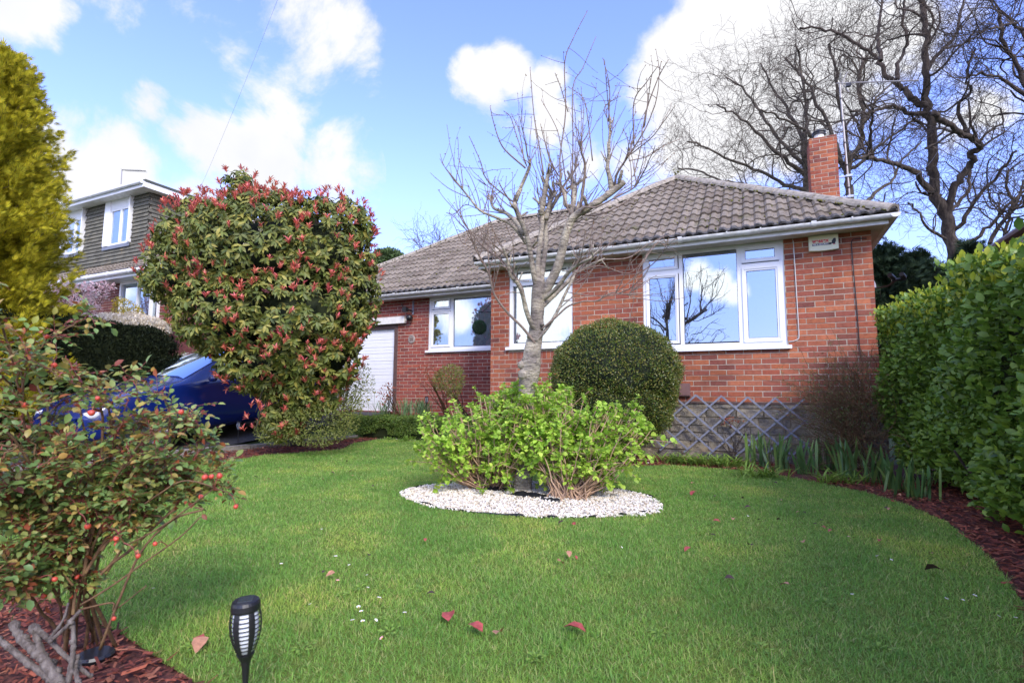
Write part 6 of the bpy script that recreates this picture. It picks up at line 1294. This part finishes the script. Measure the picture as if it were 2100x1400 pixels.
oaktree('bare_oak',[([(1966,580),(1955,520),(1942,450),(1919,405),(1912,343),(1912,279),(1906,240),(1899,200),(1897,129),(1901,77),(1893,20),(1899,-60)],29,9,0),
 ([(1945,470),(1950,400),(1972,365),(1992,335),(1992,315),(2012,298),(1975,278),(1940,255),(1912,232)],13,9,-1.5),
 ([(1912,395),(1880,356),(1842,338),(1808,328),(1780,322),(1755,325)],11,5,-2),([(1900,232),(1872,233),(1850,223),(1824,219),(1795,227),(1768,234),(1743,226)],9,4,-1.5),
 ([(1905,225),(1867,200),(1850,180),(1822,158),(1805,132),(1794,115),(1760,92),(1713,66),(1678,60),(1640,58)],12,4,1.5),([(1806,125),(1798,86),(1803,43),(1812,-20)],8,4,2),
 ([(1948,480),(1975,455),(2000,411),(2034,373),(2060,340),(2085,310)],9,4,-1.5),([(1930,440),(1955,430),(1985,380),(1992,330)],8,5,1),([(1840,165),(1842,130),(1860,90),(1850,40),(1858,-20)],8,4,1.5),
 ([(1897,150),(1925,110),(1960,70),(1975,20),(1990,-40)],8,4,1.),([(1980,278),(1965,215),(1990,190),(1982,145),(2000,100)],7,3,-1.),([(1930,400),(1905,400),(1888,390),(1878,372)],6,3,0),([(1940,490),(1905,470),(1880,430),(1862,415)],6,3,-.5),([(1790,325),(1783,270),(1790,235),(1785,215)],7,3,-1.5)],OD,
 'tallest dark bare oak with a thick lichened trunk rising behind the right hedge','bark_oak',3,31,(3,1.1),3,'bare trees behind the bungalow')
oaktree('bare_oak',[([(1745,470),(1742,400),(1738,360),(1745,330),(1765,290),(1770,240),(1762,180),(1770,120)],18,6,0),([(1742,370),(1725,330),(1712,290),(1690,240),(1665,190),(1640,150),(1610,120)],11,4,1.5),
 ([(1745,345),(1780,320),(1800,300),(1850,265),(1880,240)],7,3,-1),([(1738,350),(1735,280),(1720,210),(1715,150),(1700,90)],9,4,-1),([(1770,420),(1800,390),(1830,370),(1850,330),(1890,290)],8,3,1),([(1725,330),(1690,300),(1650,270),(1600,240),(1560,225)],8,3,-1.5),([(1770,250),(1800,200),(1830,170)],6,3,1)],21.,
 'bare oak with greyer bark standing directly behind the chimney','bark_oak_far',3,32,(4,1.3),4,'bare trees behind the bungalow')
oaktree('bare_oak',[([(1660,470),(1655,400),(1652,350),(1650,300)],17,12,0),([(1652,360),(1620,330),(1580,300),(1540,260),(1500,230),(1470,215)],9,3,-1.5),([(1655,390),(1610,380),(1560,350),(1500,330),(1450,300),(1410,290)],8,3,-1),
 ([(1652,330),(1640,270),(1610,220),(1580,170),(1560,130)],9,3,1),([(1650,310),(1655,250),(1650,190),(1640,120),(1630,90)],8,3,-.5),([(1655,400),(1600,400),(1540,380),(1480,370),(1430,350),(1390,345)],7,3,1.5),([(1652,340),(1600,290),(1560,230),(1520,180),(1490,160)],8,3,.8),([(1655,410),(1610,405),(1560,400),(1500,385)],6,3,-.8)],22.,
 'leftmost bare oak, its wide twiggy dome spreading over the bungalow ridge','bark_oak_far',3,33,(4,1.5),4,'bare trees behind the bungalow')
oaktree('bare_oak',[([(2200,330),(2150,300),(2115,220),(2095,150),(2060,90),(2050,30)],14,6,0),([(2110,200),(2060,165),(2010,150),(1975,160)],7,3,0),([(2120,150),(2100,80),(2060,30),(2020,0)],8,3,1),([(2100,60),(2070,50),(2030,60)],6,3,-1)],15.,
 'bare oak at the upper right corner whose trunk stands outside the frame','bark_oak',3,34,(4,1.5),4,'bare trees behind the bungalow')
oaktree('pollarded_tree',[([(2062,500),(2068,460),(2078,420),(2065,380),(2068,350)],9,4,0),([(2030,500),(2060,450),(2090,400),(2110,340)],8,4,1),([(1960,510),(2010,480),(2050,440),(2085,405),(2130,370)],8,4,-1),([(2075,430),(2100,420),(2130,380)],6,3,-1)],19.,
 'lower pollarded bare tree above the right neighbouring roof','bark_oak',3,35,(5,2.),3,'bare trees behind the bungalow')
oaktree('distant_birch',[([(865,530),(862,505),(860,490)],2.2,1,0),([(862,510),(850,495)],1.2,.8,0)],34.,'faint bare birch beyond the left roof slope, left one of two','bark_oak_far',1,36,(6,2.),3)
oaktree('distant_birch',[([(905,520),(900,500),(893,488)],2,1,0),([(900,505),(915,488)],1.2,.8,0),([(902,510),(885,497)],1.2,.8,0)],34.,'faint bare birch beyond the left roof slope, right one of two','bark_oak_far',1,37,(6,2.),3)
t=shrub('distant_pine',at(800,620,30)*[1,1,0],[pbl(795,530,28,14,30),pbl(812,542,30,14,30),pbl(780,545,25,16,30),pbl(835,548,16,8,30)],6000,'pine',.30,.35,'round topped green pine beyond the left roof slope','tree',nst=6,corek=.6)
# dark cypresses behind the hedge
for (x,y,h,r,lab) in ((1815,620,505,95,'dark evergreen behind the house corner and satellite dish'),(1880,620,520,80,'dark evergreen left of the thick oak trunk'),(2000,620,498,50,'dark evergreen right of the thick oak trunk'),(1935,620,555,60,'low dark evergreen at the foot of the thick oak'),(2060,640,555,60,'dark evergreen below the brown gutter')):
    b0=at(x,y,14.); tpz=float(at(x,h,14.)[2]); conifer('dark_evergreen',(b0[0],b0[1],-.3),tpz,r*14/FPX,170,'cypress',lab,sp=.30,dens=10,shape=.42,upk=.25,cat='evergreen')
# evergreens and bare trees across the street, seen only in the window glass
for o in bpy.data.objects:
    if '_o' in o: del o['_o']
